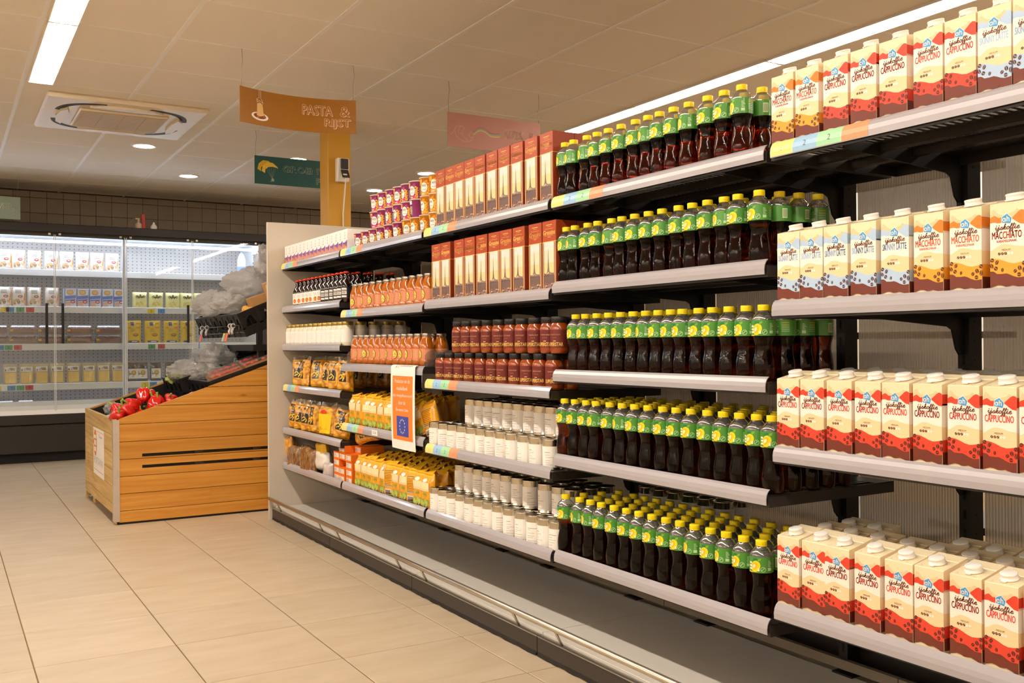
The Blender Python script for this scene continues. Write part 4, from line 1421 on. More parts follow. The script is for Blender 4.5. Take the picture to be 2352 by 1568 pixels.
# ---- dark glass bottles with red caps
m = MB()
m.lathe([(0.0, 0.002), (0.025, 0.0), (0.0282, 0.004), (0.0285, 0.085), (0.0265, 0.098), (0.02, 0.112), (0.0135, 0.124), (0.0122, 0.135), (0.0122, 0.155), (0.0, 0.156)], 20, mi=0)
me_db = m.mesh('dark_bottle', [mat('brown_glass', '#1c0c07', 0.05, coat=1.0)])
m = MB(); m.lathe([(0.0124, 0.153), (0.0146, 0.1535), (0.0142, 0.1605), (0.0105, 0.163), (0.0, 0.1633)], 20)
me_rc = m.mesh('crown_cap', [mat('red_cap', '#e0401f', 0.35)])
DB = []
for k in range(2):
    m = MB()
    m.lathe([(0.0288, 0.02), (0.0288, 0.082)], 22, mi=0 if k == 0 else 2)
    p = Print()
    if k == 0:
        p.ell(.006, .018, .0105, .0135, 1, 1, 12)
        p.ell(.009, .024, .004, .004, 3, 2, 8)
        for q in range(3):
            p.rect(-.006, .05 - .006 * q, .014, .0515 - .006 * q, 4, 1)
    else:
        p.rect(-.03, .004, .03, .058, 2, 1)
        p.rect(-.012, .042, .018, .055, 0, 2)
        p.rect(-.01, .044, .016, .0465, 2, 3)
        p.rect(-.012, .022, .018, .0385, 0, 2)
        for q in range(3):
            p.rect(-.009, .025 + .0045 * q, .013, .027 + .0045 * q, 2, 3)
        p.rect(-.012, .006, .018, .016, 0, 2)
    p.onto(m, on_cyl(0.0288, 0.02), step=0.006)
    DB.append(Proto('dark_bottle', me_db, [('crown_cap', me_rc), ('label', m.mesh('label', [M_paper, mat('label_orange', '#e5822c', 0.5), mat('label_black', '#1b1817', 0.5), mat('label_green2', '#6f8f3a', 0.5), M_txtgrey]))], 'bottle'))
A2Y = [5.562, 5.495, 5.42, 5.352, 5.283, 5.214, 5.147, 5.08, 5.016, 4.953, 4.888, 4.824, 4.765]
for r in range(5):
    for c, y in enumerate(A2Y):
        if r and c < (8 if r == 1 else 11):
            continue
        DB[0 if c < 7 else 1].put((1.832 + .066 * r, y, SZ['A2'] + .0004), 'dark bottle with red cap and %s label, %s row, %s from end panel' % ('white' if c < 7 else 'black and white', RN[r], ORD[c]), 'dark bottles with red caps', .5 + rc.uniform(-.2, .2))

# ---- white jars with gold lids
m = MB()
m.lathe([(0.0, 0.002), (0.03, 0.0), (0.0335, 0.004), (0.0345, 0.014), (0.0345, 0.09), (0.033, 0.1), (0.029, 0.108), (0.0275, 0.113), (0.0, 0.113)], 22, mi=0)
me_mj = m.mesh('glass_jar', [mat('jar_cream', '#e9dfc8', 0.15, coat=1.0)])
m = MB(); m.lathe([(0.029, 0.1095), (0.0305, 0.111), (0.0305, 0.126), (0.029, 0.128), (0.0, 0.1275)], 22)
me_ml = m.mesh('lid', [mat('gold_lid', '#b39a52', 0.35, metal=0.8)])
m = MB(); m.lathe([(0.0348, 0.02), (0.0348, 0.088)], 24, mi=0)
p = Print()
for k in range(4):
    p.rect(-.012, .05 - .009 * k, .016 - .004 * (k % 2), .0515 - .009 * k, 1, 1)
p.onto(m, on_cyl(0.0348, 0.02), step=0.008)
mj = Proto('glass_jar', me_mj, [('lid', me_ml), ('label', m.mesh('label', [M_paper, mat('faint_print', '#dcd5c8', 0.6)]))], 'jar')
for r in range(5):
    for c in range(13):
        if r and c < 12:
            continue
        mj.put((1.838 + .075 * r, 5.7 - .0775 * c, SZ['A3'] + .0004), 'glass jar with gold lid, %s row, %s from the end panel' % (RN[r], ORD[c]), 'white-labelled jars', .4 + rc.uniform(-.3, .3))

# ---- orange sauce bottles
m = MB()
m.lathe([(0.0, 0.002), (0.028, 0.0), (0.0325, 0.006), (0.034, 0.016), (0.0335, 0.026), (0.0325, 0.03), (0.0325, 0.078), (0.0315, 0.092), (0.0275, 0.108), (0.0225, 0.121), (0.0205, 0.13), (0.0205, 0.134), (0.0, 0.134)], 24, mi=0)
me_sb = m.mesh('sauce_bottle', [mat('orange_sauce', '#b25c02', 0.1, coat=1.0, noise_amt=0.2, noise_scale=45)])
m = MB(); m.lathe([(0.021, 0.131), (0.0222, 0.1325), (0.0222, 0.143), (0.021, 0.1452), (0.0, 0.1448)], 22)
me_sl = m.mesh('lid', [mat('silver_lid', '#b5aca0', 0.3, metal=0.9)])
m = MB(); m.lathe([(0.0329, 0.029), (0.0329, 0.078)], 26, mi=0)
p = Print()
p.ell(-.004, .024, .0155, .0225, 1, 1, 16)
p.ell(-.005, .024, .0135, .0195, 2, 2, 16)
for k in range(16):
    p.ell(-.005 + .0105 * math.sin(k * 2.4) * (k / 16) ** .5, .024 + .016 * math.cos(k * 2.4) * (k / 16) ** .5, .0026, .003, 3 if k % 3 else 4, 3, 6)
for k in range(6):
    p.rect(.024, .041 - .0065 * k, .05, .0425 - .0065 * k, 5, 1)
p.onto(m, on_cyl(0.0329, 0.029), step=0.006)
sauce = Proto('sauce_bottle', me_sb, [('lid', me_sl), ('label', m.mesh('label', [mat('salmon_label', '#d98860', 0.5), mat('pan_dark', '#4a3120', 0.5), mat('pan_yellow', '#e8c13a', 0.5), mat('pan_light', '#f4e08a', 0.5), mat('pan_green', '#8a9a3a', 0.5), mat('label_pale_text', '#f6c6ae', 0.5)]))], 'bottle')
for key, ys, nm in (('B2', (4.64, 4.563, 4.488, 4.405, 4.32, 4.235, 4.16, 4.09, 4.022, 3.943, 3.862, 3.785), 'second'), ('B3', (4.635, 4.56, 4.488, 4.412, 4.338, 4.266, 4.187, 4.11, 4.04, 3.968, 3.894, 3.815), 'third')):
    for r in range(2):
        for c, y in enumerate(ys):
            if r and (c < 10 or key == 'B2'):
                continue
            sauce.put((1.838 + .071 * r, y, SZ[key] + .0004), 'orange sauce bottle with salmon label, %s row, %s from left, %s shelf' % (RN[r], ORD[c], nm), 'orange sauce bottles on the %s shelf' % nm, rc.uniform(-.45, .45) + .15)
# clear divider at the ends of that row
M_clear = film_mat('clear_acrylic', tint='#f2f2ee', clear=0.85, rough=0.05, gloss=0.35, body_amt=0.05)
for y, lb in ((4.683, 'clear plastic divider at the left end of the third-shelf sauce bottles'), (3.762, 'clear plastic divider at the right end of the third-shelf sauce bottles')):
    m = MB(); m.prism([(1.803, 0), (2.1, 0), (2.1, .07), (1.83, .07), (1.81, .06), (1.803, .05)], 'y', -.001, .001); m.box(1.803, 1.812, -.008, .008, 0, .02)
    thing('shelf_divider', m.mesh('shelf_divider', [M_clear]), lb, 'divider', (0, y, SZ['B3'] + .0003), group=None)

# ---- soft packs
def pillow(w, h, d, seed, amp=0.004, top=0.14, nx=12, nz=16, crimp=True, sq=4.0):
    """a filled bag standing up: returns a function (u, v, side) -> point; u across, v up"""
    off = Vector((seed * 3.1, seed * 1.7, seed * .9))
    def fn(u, v, side, lift=0.0):
        a = max(0.0, 1 - abs(2 * u / w) ** sq)
        t = v / h
        b = min(1.0, (t / 0.09)) ** .5 if t < .09 else 1.0
        tt = (t - (1 - top * 2.2)) / (top * 2.2)
        b *= 1.0 if tt < 0 else max(0.0, 1 - tt ** 1.3)
        th = d / 2 * (a ** .5) * b
        n = noise.noise(Vector((u * 22, v * 22, side * 9)) + off) * amp * (0.3 + a)
        wy = noise.noise(Vector((v * 14, side * 0.1, 3.3)) + off) * amp * 1.2
        lean = noise.noise(Vector((u * 30, 7.7, t * 2)) + off) * amp * (max(0, tt) * 2.5)
        return Vector((side * (th + 0.0015 + lift) + (n * side if b > .05 else 0) + lean, -u + wy * (u / w) * 2, v + noise.noise(Vector((u * 18, 1.1, 2.2)) + off) * amp * max(0, tt)))
    return fn
def pillow_mesh(fn, w, h, nx=12, nz=16, mi=0, crimp_mi=None, top=0.14):
    m = MB()
    for side in (-1, 1):
        v, f, mm = [], [], []
        for j in range(nz + 1):
            for i in range(nx + 1):
                v.append(fn(-w / 2 + w * i / nx, h * j / nz, side))
        for j in range(nz):
            for i in range(nx):
                a = j * (nx + 1) + i
                q = (a, a + 1, a + nx + 2, a + nx + 1)
                f.append(q if side < 0 else q[::-1])
                mm.append(crimp_mi if (crimp_mi is not None and j >= nz * (1 - top)) else mi)
        m.add(v, f, mm, True)
    # close the rim
    ring = [(-w / 2 + w * i / nx, 0.0) for i in range(nx)] + [(w / 2, h * j / nz) for j in range(nz)] + [(w / 2 - w * i / nx, h) for i in range(nx)] + [(-w / 2, h - h * j / nz) for j in range(nz)]
    n = len(ring)
    v = [fn(u, q, -1) for u, q in ring] + [fn(u, q, 1) for u, q in ring]
    m.add(v, [((k + 1) % n, k, n + k, n + (k + 1) % n) for k in range(n)], mi, True)
    return m

def pasta_mat(name, c1, c2, c3, scale=60.0):
    m = bpy.data.materials.new(name)
    m.use_nodes = True
    nt = m.node_tree
    b = nt.nodes['Principled BSDF']
    b.inputs['Roughness'].default_value = 0.35
    b.inputs['Coat Weight'].default_value = 1.0
    b.inputs['Coat Roughness'].default_value = 0.12
    tc = nt.nodes.new('ShaderNodeTexCoord')
    mp = nt.nodes.new('ShaderNodeMapping')
    mp.inputs['Scale'].default_value = (1, 0.45, 1)
    mp.inputs['Rotation'].default_value = (0.6, 0, 0)
    vo = nt.nodes.new('ShaderNodeTexVoronoi')
    vo.inputs['Scale'].default_value = scale
    cr = nt.nodes.new('ShaderNodeValToRGB')
    e = cr.color_ramp.elements
    e.new(0.5)
    for i, c in enumerate((c1, c2, c3)):
        e[i].position = (0.0, 0.45, 0.95)[i]
        e[i].color = lin(c)
    bp = nt.nodes.new('ShaderNodeBump')
    bp.inputs['Strength'].default_value = 0.8
    bp.inputs['Distance'].default_value = 0.006
    bp.invert = True
    nt.links.new(tc.outputs['Object'], mp.inputs['Vector'])
    nt.links.new(mp.outputs[0], vo.inputs['Vector'])
    nt.links.new(vo.outputs['Distance'], cr.inputs[0])
    nt.links.new(cr.outputs[0], b.inputs['Base Color'])
    nt.links.new(vo.outputs['Distance'], bp.inputs['Height'])
    nt.links.new(bp.outputs[0], b.inputs['Normal'])
    nz = nt.nodes.new('ShaderNodeTexNoise')
    nz.inputs['Scale'].default_value = 45
    b2 = nt.nodes.new('ShaderNodeBump')
    b2.inputs['Strength'].default_value = 0.5
    b2.inputs['Distance'].default_value = 0.01
    nt.links.new(tc.outputs['Object'], nz.inputs['Vector'])
    nt.links.new(nz.outputs[0], b2.inputs['Height'])
    nt.links.new(b2.outputs[0], b.inputs['Coat Normal'])
    MATS[name] = m
    return m
M_pasta = pasta_mat('pasta_in_film', '#f7c63c', '#eda81f', '#a9640c')
M_wheat = pasta_mat('brown_pasta_in_film', '#b98a52', '#8d6132', '#4a2d14', 70)
M_film = film_mat('bag_film', tint='#f7f3e6', body='#f4ead0', clear=0.6, rough=0.15, gloss=0.5, body_amt=0.25)
M_lblk = mat('bag_label_black', '#23242a', 0.3, coat=0.5)
BAGM = [M_lblk, M_inkw, mat('bag_pasta_ink', '#f3cf4f', 0.4), mat('bag_emblem', '#8d8f8c', 0.4)]
def pasta_bag(seed, w=0.105, h=0.185, d=0.062, wheat=False, word='PENNE'):
    fn = pillow(w, h, d, seed, 0.006)
    body = pillow_mesh(fn, w, h, mi=0, crimp_mi=1).mesh('pasta_bag', [M_wheat if wheat else M_pasta, M_film])
    p = Print()
    p.poly([(-.026, .055), (.026, .05), (.03, .15), (-.026, .154)], 0, 1)
    p.text(word, 0.001, .108, .046, .013, 1, 2, 'c')
    p.text(word.title(), 0.0, .098, .026, .006, 1, 2, 'c')
    p.ell(0, .137, .0085, .0085, 3, 2, 12)
    p.ell(0, .137, .006, .006, 0, 3, 12)
    for (a, b, r) in ((-.012, .087, .5), (.006, .08, -.6), (-.008, .07, .4), (.012, .066, .9), (.014, .09, 0.1)):
        c, s = math.cos(r), math.sin(r)
        p.ribbon([(a - .011 * c, b - .011 * s), (a + .011 * c, b + .011 * s)], .0062, 2, 3)
    m = MB()
    p.onto(m, lambda u, v, l: fn(u, v, -1, 0.0012 + 0.0004 * l), step=0.009)
    return Proto('pasta_bag', body, [('bag_label', m.mesh('bag_label', BAGM))], 'pasta bag')
PB = [pasta_bag(k) for k in range(1, 5)]
A4B = [(1.845, 5.55, .0, .32, .12), (1.83, 5.43, .0, -.25, .1), (1.845, 5.24, .0, .16, .2), (1.845, 5.08, .0, -.12, .12), (1.84, 4.94, 0, .05, .1), (1.842, 4.81, .0, .2, .05)]
for c, (x, y, dz, rz, lean) in enumerate(A4B):
    PB[c % 4].put((x, y, SZ['A4'] + .003), 'yellow pasta bag with black label slumped back, %s from end panel, fourth shelf' % ORD[c], 'pasta bags on the fourth shelf', rot=(0.0 if c % 2 else -.1, lean, rz + .3))
for c, (x, y) in enumerate(((2.06, 5.33), (2.16, 5.27), (2.2, 5.12), (2.05, 5.16))):
    PB[(c + 1) % 4].put((x, y, SZ['A4'] + .003), 'pasta bag in the dark back of the fourth shelf, %s from end panel' % ORD[c], 'pasta bags on the fourth shelf', rot=(0, .05, .4))
A5B = [(5.625, .0), (5.515, .25), (5.4, .1), (5.29, -.1), (4.87, .25)]
for c, (y, rz) in enumerate(A5B):
    PB[(c + 2) % 4].put((1.838, y, SZ['A5'] + .003), 'yellow pasta bag standing upright, %s from end panel, fifth shelf' % ORD[c], 'pasta bags on the fifth shelf', rot=(.14 if c == 4 else 0, .06, rz + .3))
fn = pillow(.15, .19, .06, 9, .005)
body = pillow_mesh(fn, .15, .19, mi=0, crimp_mi=1).mesh('pasta_bag', [M_pasta, M_film])
p = Print()
p.poly([(-.05, .02), (.055, .02), (.06, .125), (-.055, .125)], 0, 1)
p.ell(-.01, .137, .03, .012, 1, 2, 14)
p.rect(-.05, .04, .055, .046, 2, 2)
m = MB(); p.onto(m, lambda u, v, l: fn(u, v, -1, .0012 + .0004 * l), step=.012)
Proto('pasta_bag', body, [('bag_label', m.mesh('bag_label', [mat('label_bright_yellow', '#f8cc16', 0.35, coat=.5), mat('label_red_oval', '#d63a24', 0.4), mat('label_deep_yellow', '#e8a514', .4)]))], 'pasta bag').put((1.838, 5.07, SZ['A5'] + .003), 'bright yellow pasta pack with a red oval between the black-labelled bags', rot=(0, .05, .25))
PB[1].put((1.86, 4.69, SZ['A5'] + .04), 'pasta bag lying half hidden behind the price rail, right end of the fifth shelf', None, rot=(1.35, 0, .3))

# mixed packs on the lowest shelf, lying in a heap
def lying(name, seed, w, h, d, mats, label, cat, loc, rot, pr=None, pm=None, crimp=1, amp=.008):
    fn = pillow(w, h, d, seed, amp)
    body = pillow_mesh(fn, w, h, mi=0, crimp_mi=crimp).mesh(name, mats)
    parts = []
    if pr:
        m = MB(); pr.onto(m, lambda u, v, l: fn(u, v, -1, .0016 + .0004 * l), step=.012)
        parts.append(('bag_label', m.mesh('bag_label', pm)))
    return Proto(name, body, parts, cat).put(loc, label, rot=rot)
z6 = SZ['A6']
lying('pasta_bag', 21, .16, .22, .07, [M_wheat, M_film], 'bag of brown twisted pasta lying at the front of the lowest shelf', 'pasta bag', (1.83, 5.24, z6 + .045), (math.pi / 2 - .1, 0, math.pi + .06))
lying('pasta_bag', 22, .15, .22, .07, [M_wheat, M_film], 'bag of brown twisted pasta beneath the black-and-white pack', 'pasta bag', (1.835, 5.5, z6 + .05), (math.pi / 2 + .05, 0, .05 + math.pi))
lying('pasta_bag', 23, .13, .2, .06, [M_pasta, M_film], 'yellow pasta bag flopped against the end panel on top of the heap', 'pasta bag', (1.84, 5.69, z6 + .105), (math.pi / 2 + .12, .1, math.pi))
p = Print(); p.rect(-.045, .03, .045, .15, 0, 1); p.rect(-.045, .06, .045, .075, 2, 2)
lying('flour_pack', 24, .11, .2, .055, [mat('pack_yellow', '#eebf1c', .35, coat=.4), M_film], 'blue and yellow pack lying on the heap of pasta bags', 'food pack', (1.85, 5.13, z6 + .125), (math.pi / 2 + .05, .15, math.pi - .1), p, [mat('pack_blue', '#2f8fd0', .35), M_inkw, mat('pack_orange', '#e8922c', .4)], None, .005)
p = Print(); p.rect(-.05, .06, .05, .17, 0, 1)
lying('flour_pack', 25, .11, .2, .05, [mat('pack_white', '#ece8e2', .35, coat=.4), M_film], 'black and white pack lying between the blue pack and the brown pasta', 'food pack', (1.852, 5.09, z6 + .072), (math.pi / 2, .0, math.pi + .05), p, [mat('pack_black', '#211d1e', .35)], None, .006)
lying('flour_pack', 26, .09, .12, .06, [mat('pack_silver', '#cfc6bf', .3, coat=.6), M_film], 'pale crinkled pack at the front beside the orange boxes', 'food pack', (1.835, 4.99, z6 + .032), (math.pi / 2, 0, math.pi), None, None, None, .006)

# ---- small orange boxes, stacked
m = MB()
OBW, OBH, OBD = .086, .0385, .13
m.bbox(0, OBD, -OBW / 2, OBW / 2, 0, OBH, .001, 0)
p = Print(); p.rect(-.034, .008, -.012, .031, 1, 1); p.rect(-.006, .008, .034, .031, 1, 1)
for k in range(5):
    p.rect(-.031 + .0036 * k, .011, -.0295 + .0036 * k, .028, 2, 2)
for k in range(3):
    p.rect(-.002, .025 - .006 * k, .026, .0265 - .006 * k, 3, 2)
p.onto(m, on_front(0))
ob = Proto('small_carton', m.mesh('small_carton', [mat('box_orange', '#e8751c', .45), M_paper, mat('barcode_grey', '#7b7470', .6), M_txtgrey]), [], 'box')
for c, (y, n) in enumerate(((4.868, 4), (4.786, 5), (4.6935, 5))):
    for k in range(n):
        if (c, k) == (1, 2):
            continue
        ob.put((1.806 + rc.uniform(0, .006) + (.05 if (c, k) == (2, 4) else 0), y + (.0 if k < 2 else .002), z6 + .0004 + k * (OBH + .0002)), 'small orange box with white stickers, %s column from left, %s tier up' % (ORD[c], ORD[k]), 'small orange boxes')

# ---- yellow rice packs with a palm tree
RW, RH, RD = .084, .158, .055
RM = [mat('pack_amber', '#f0a81a', .35, coat=.5, noise_amt=.08, noise_scale=30), mat('pack_cream', '#f6e8b4', .35, coat=.5), mat('pack_leaf', '#b4c45a', .4), mat('pack_leaf_dark', '#8fa545', .4), mat('pack_trunk', '#a98a52', .4), M_inkw, M_txt, mat('pack_bright', '#f9c026', .35, coat=.5), mat('pack_peach', '#f6d2a0', .4), mat('pack_grey', '#b8aa90', .5)]
def rice_pack(seed, back=False):
    fn = pillow(RW, RH, RD, seed, .003, top=.13, sq=9.0)
    m = pillow_mesh(fn, RW, RH, mi=0, crimp_mi=7, nx=8, nz=10)
    # folded-over top flap
    q = random.Random(seed)
    t = q.uniform(-.006, .006)
    m.add([(-.012, -.036, RH - .006), (-.012, .036, RH - .006), (.016, .03, RH + .008 + t), (.016, -.03, RH + .012), (.03, .028, RH - .012), (.03, -.028, RH - .01)], [(0, 3, 2, 1), (3, 5, 4, 2), (1, 2, 3, 0), (2, 4, 5, 3)], 7)
    p = Print()
    if not back:
        p.rect(-.034, .006, .034, .118, 1, 1)
        p.rect(-.034, .08, .034, .118, 8, 2)
        p.rect(-.033, .09, .033, .117, 1, 3)
        for k in range(9):
            p.ell(-.028 + .007 * k, .02 + .008 * ((k * 7) % 3), .009, .012, 2 if k % 2 else 3, 3 + k % 2, 8)
        p.ribbon([(.004, .03), (.006, .055), (.005, .066)], .0022, 4, 5)
        for a in (0.3, .9, 1.6, 2.3, 2.9, 3.6, -.4):
            p.ribbon([(.005, .066), (.005 + .011 * math.cos(a), .067 + .008 * math.sin(a)), (.005 + .017 * math.cos(a), .063 + .007 * math.sin(a))], .0032, 3, 6)
        p.ell(.016, .014, .006, .008, 5, 6, 10)
        p.ell(.018, .011, .003, .005, 6, 7, 8)
        p.ell(0, .126, .018, .008, 5, 3, 12)
        p.rect(-.0335, .004, -.031, .13, 7, 4)
        p.rect(.031, .004, .0335, .13, 7, 4)
    else:
        p.rect(-.03, .05, .03, .13, 9, 1)
        for k in range(10):
            p.rect(-.027, .125 - .0075 * k, .026 - .004 * (k % 3), .1265 - .0075 * k, 6, 2)
        p.rect(-.026, .012, .02, .04, 5, 1)
        for k in range(9):
            p.rect(-.022 + .0042 * k, .014, -.02 + .0042 * k, .036, 6, 2)
    m2 = MB(); p.onto(m2, lambda u, v, l: fn(u, v, -1, .001 + .0003 * l), step=.014)
    return Proto('rice_pack', m.mesh('rice_pack', RM), [('pack_print', m2.mesh('pack_print', RM), 'front')], 'rice pack')
RP_ = [rice_pack(31), rice_pack(32), rice_pack(33), rice_pack(34, True)]
B4Y = (4.645, 4.556, 4.455, 4.365, 4.268, 4.175, 4.09)
B5Y = (4.56, 4.483, 4.415, 4.34, 4.256, 4.18, 4.105, 4.018, 3.935, 3.86, 3.785)
for key, ys in (('B4', B4Y), ('B5', B5Y)):
    sw = shelf_word('B', int(key[1]))
    for r in range(5):
        for c, y in enumerate(ys):
            if r == 0:
                pr2 = RP_[3] if (key, c) in (('B5', 5), ('B5', 8)) else RP_[c % 3]
                rz = (1.0 if (key, c) in (('B4', 2), ('B4', 5), ('B5', 5), ('B5', 8)) else 0) * .35 + rc.uniform(-.08, .14)
                lb = 'yellow palm-tree rice pack, %s from left in front row, %s shelf' % (ORD[c], sw)
            else:
                pr2 = RP_[(c + r) % 3]
                rz = rc.uniform(-.15, .15)
                lb = 'folded top of rice pack, %s row, %s from left, %s shelf' % (RN[r], ORD[c], sw)
            pr2.put((1.836 + .067 * r + rc.uniform(-.003, .003), y + (rc.uniform(-.012, .012) if r else 0), SZ[key] + .003 + (rc.uniform(0, .006) if r else 0)), lb, 'rice packs on the %s shelf' % sw, rz, front=(r == 0))
RP_[0].put((1.85, 3.93, SZ['B4'] + .006), 'rice pack turned sideways just right of the hanging poster', None, rot=(0, 0, .5))
RP_[1].put((1.85, 3.86, SZ['B4'] + .006), 'yellow rice pack leaning over to the right beside the tins', None, rot=(-.32, 0, .15))
RP_[3].put((1.862, 3.775, SZ['B4'] + .01), 'rice pack showing its grey text panel, leaning behind the tins', None, rot=(-.3, 0, .3))

# ---- poster hung over the shelf edge
m = MB()
PW, NZ = .262, 26
def sheet(u, t):
    """t runs down the sheet; top is folded back over the rail"""
    L = .40
    s = t * L
    if s < .03:
        a = s / .03 * 1.25
        x, z = 1.792 - .016 * math.sin(a) * 1.05, .962 - .012 * (1 - math.cos(a))
    else:
        x, z = 1.7765 - .004 * math.sin((s - .03) * 9) + .006 * ((s - .03) / .37) ** 2, .953 - (s - .03)
    return Vector((x - .006 * math.sin(u * 9) * t, 4.066 - u - .006 * t * math.sin(t * 5), z))
def sheet_l(u, v, l):
    return sheet(u, v) + Vector((-.0004 * (l + 1), 0, 0))
v, f = [], []
for j in range(NZ + 1):
    for i in range(9):
        v.append(sheet(PW * i / 8, j / NZ))
for j in range(NZ):
    for i in range(8):
        a = j * 9 + i
        f.append((a + 9, a + 10, a + 1, a))
m.add(v, f, 0, True)
poster = thing('poster', m.mesh('poster', [M_paper]), 'white and orange paper poster with a blue starred flag hanging over the shelf edge', 'poster')
class VP(Print):
    pass
p = Print()
def vt(t):  # top-down to the sheet's own t
    return t
def txt(s, cx, t, w, h):
    vs, fs, tw, th = text_tris(s)
    for fc in fs:
        p.t.append(([(cx - w / 2 + vs[i][0] * w, t - vs[i][1] * h) for i in fc][::-1], 1, 3))
def rc_(u0, t0, u1, t1, mi, lay, n=8):
    for k in range(n):
        ta, tb_ = t0 + (t1 - t0) * k / n, t0 + (t1 - t0) * (k + 1) / n
        p.t.append(([(u0, tb_), (u1, tb_), (u1, ta), (u0, ta)], mi, lay))
rc_(.022, .175, .24, .895, 0, 1, 14)
for s, t, w in (('Producten van de', .255, .165), ('voedselbank', .335, .12), ('zijn meegefinancierd', .42, .205), ('door de', .495, .075), ('Europese Unie', .58, .135)):
    txt(s, .131, t, w, .045)
rc_(.07, .625, .2, .85, 2, 2, 5)
for k in range(12):
    a = 2 * math.pi * k / 12
    cu_, ct_ = .135 + .029 * math.sin(a), .738 - .075 * math.cos(a)
    st_ = []
    for q in range(10):
        r_ = 1.0 if q % 2 == 0 else .42
        st_.append((cu_ + .0062 * r_ * math.sin(q * math.pi / 5), ct_ - .0155 * r_ * math.cos(q * math.pi / 5)))
    for q in range(10):
        p.t.append(([(cu_, ct_), st_[(q + 1) % 10], st_[q]], 3, 4))
p2 = []
for fc_s in (('VOEDSELBANKEN', .17, .07, .13, .035),):
    s, cx, t, w, h = fc_s
    vs, fs, tw, th = text_tris(s)
    for fc in fs:
        p.t.append(([(cx - w / 2 + vs[i][0] * w, t - vs[i][1] * h) for i in fc][::-1], 4, 2))
for k in range(2):
    p.t.append(([(.055 + .022 * k, .085), (.063 + .022 * k, .085), (.077 + .022 * k, .03), (.069 + .022 * k, .03)], 0, 2))
m = MB()
p.onto(m, sheet_l, step=.03)
part('poster_print', m.mesh('poster_print', [mat('poster_orange', '#ef8330', .6), M_inkw, mat('flag_blue', '#3b4aa8', .6), mat('flag_gold', '#f0dca0', .6), M_txt]), poster, label='orange panel with white text and a flag')

# ================================================================== REFRIGERATED CABINET AT THE BACK
FY = 9.73            # plane of the doors
FX0, FX1 = -1.16, 2.9
M_fblk = mat('fridge_charcoal', '#26221f', 0.4)
M_fin = mat('fridge_white', '#eef0f2', 0.35)
M_glass = film_mat('door_glass', tint='#f4f7f7', clear=0.9, rough=0.02, gloss=0.16, body_amt=0.02)
M_led = emit_mat('fridge_lamp', '#e6eeff', FRIDGE_POWER)
def perforated():
    m = bpy.data.materials.new('perforated_back')
    m.use_nodes = True
    nt = m.node_tree
    b = nt.nodes['Principled BSDF']
    b.inputs['Roughness'].default_value = 0.5
    tc = nt.nodes.new('ShaderNodeTexCoord')
    mp = nt.nodes.new('ShaderNodeMapping')
    mp.inputs['Scale'].default_value = (24, 24, 30)
    fr = nt.nodes.new('ShaderNodeVectorMath'); fr.operation = 'FRACTION'
    sb_ = nt.nodes.new('ShaderNodeVectorMath'); sb_.operation = 'SUBTRACT'; sb_.inputs[1].default_value = (.5, .5, .5)
    sx = nt.nodes.new('ShaderNodeSeparateXYZ')
    cx = nt.nodes.new('ShaderNodeCombineXYZ')
    ln = nt.nodes.new('ShaderNodeVectorMath'); ln.operation = 'LENGTH'
    lt = nt.nodes.new('ShaderNodeMath'); lt.operation = 'LESS_THAN'; lt.inputs[1].default_value = .13
    mx = nt.nodes.new('ShaderNodeMix'); mx.data_type = 'RGBA'
    mx.inputs[6].default_value = lin('#b9b4b0'); mx.inputs[7].default_value = lin('#3d3835')
    L = nt.links.new
    L(tc.outputs['Object'], mp.inputs[0]); L(mp.outputs[0], fr.inputs[0]); L(fr.outputs[0], sb_.inputs[0]); L(sb_.outputs[0], sx.inputs[0])
    L(sx.outputs[0], cx.inputs[0]); L(sx.outputs[2], cx.inputs[2]); L(cx.outputs[0], ln.inputs[0]); L(ln.outputs['Value'], lt.inputs[0]); L(lt.outputs[0], mx.inputs[0]); L(mx.outputs[2], b.inputs['Base Color'])
    return m
M_perf = perforated()
fr = thing('display_fridge', None, 'long glass-doored display fridge with white shelves against the tiled wall', 'fridge', ((FX0 + FX1) / 2, 10.05, 0))
F0 = Vector(((FX0 + FX1) / 2, 10.05, 0))
def fpart(name, mb, mats, label=None, parent=None, at=None):
    o = part(name, mb.mesh(name, mats), parent or fr, -F0 if at is None else Vector(at) - F0, label=label)
    return o
m = MB(); m.bbox(FX0, FX1 - .075, FY - .01, 10.44, .09, .345, .006); fpart('base_panel', m, [M_fblk], 'dark base panel')
m = MB(); m.bbox(FX0, FX1 - .075, FY - .02, 10.44, .348, .44, .006); fpart('bumper_panel', m, [M_fblk])
m = MB(); m.box(FX0, FX1 - .08, FY + .06, 10.44, .0, .09); fpart('recessed_foot', m, [mat('toe_black', '#060606', .7)])
m = MB(); m.bbox(FX0, FX1, FY - .03, 10.44, 2.105, 2.185, .006); fpart('header', m, [M_fblk], 'dark header')
m = MB(); m.box(FX0, FX1 - .08, FY + .0, FY + .05, 2.07, 2.105); fpart('door_track', m, [M_fblk])
m = MB(); m.bbox(FX1 - .075, FX1, FY - .02, 10.44, 0, 2.105, .004); fpart('side_post', m, [M_fblk])
m = MB(); m.box(FX0, FX1 - .08, 10.36, 10.38, .44, 2.1); fpart('back_wall', m, [M_perf], 'grey perforated back wall')
m = MB(); m.box(FX0, FX1 - .08, FY + .03, 10.36, 2.085, 2.1); fpart('inner_roof', m, [M_fin])
m = MB(); m.box(FX1 - .095, FX1 - .08, FY + .03, 10.36, .44, 2.1); fpart('inner_side', m, [M_fin])
m = MB(); m.box(FX0, FX1 - .08, FY - .005, 10.36, .44, .455); m.prism([(FY - .012, .44), (FY + .03, .44), (FY + .03, .56), (FY + .012, .56)], 'x', FX0, FX1 - .08); fpart('bottom_tray', m, [M_fin], 'white bottom tray')
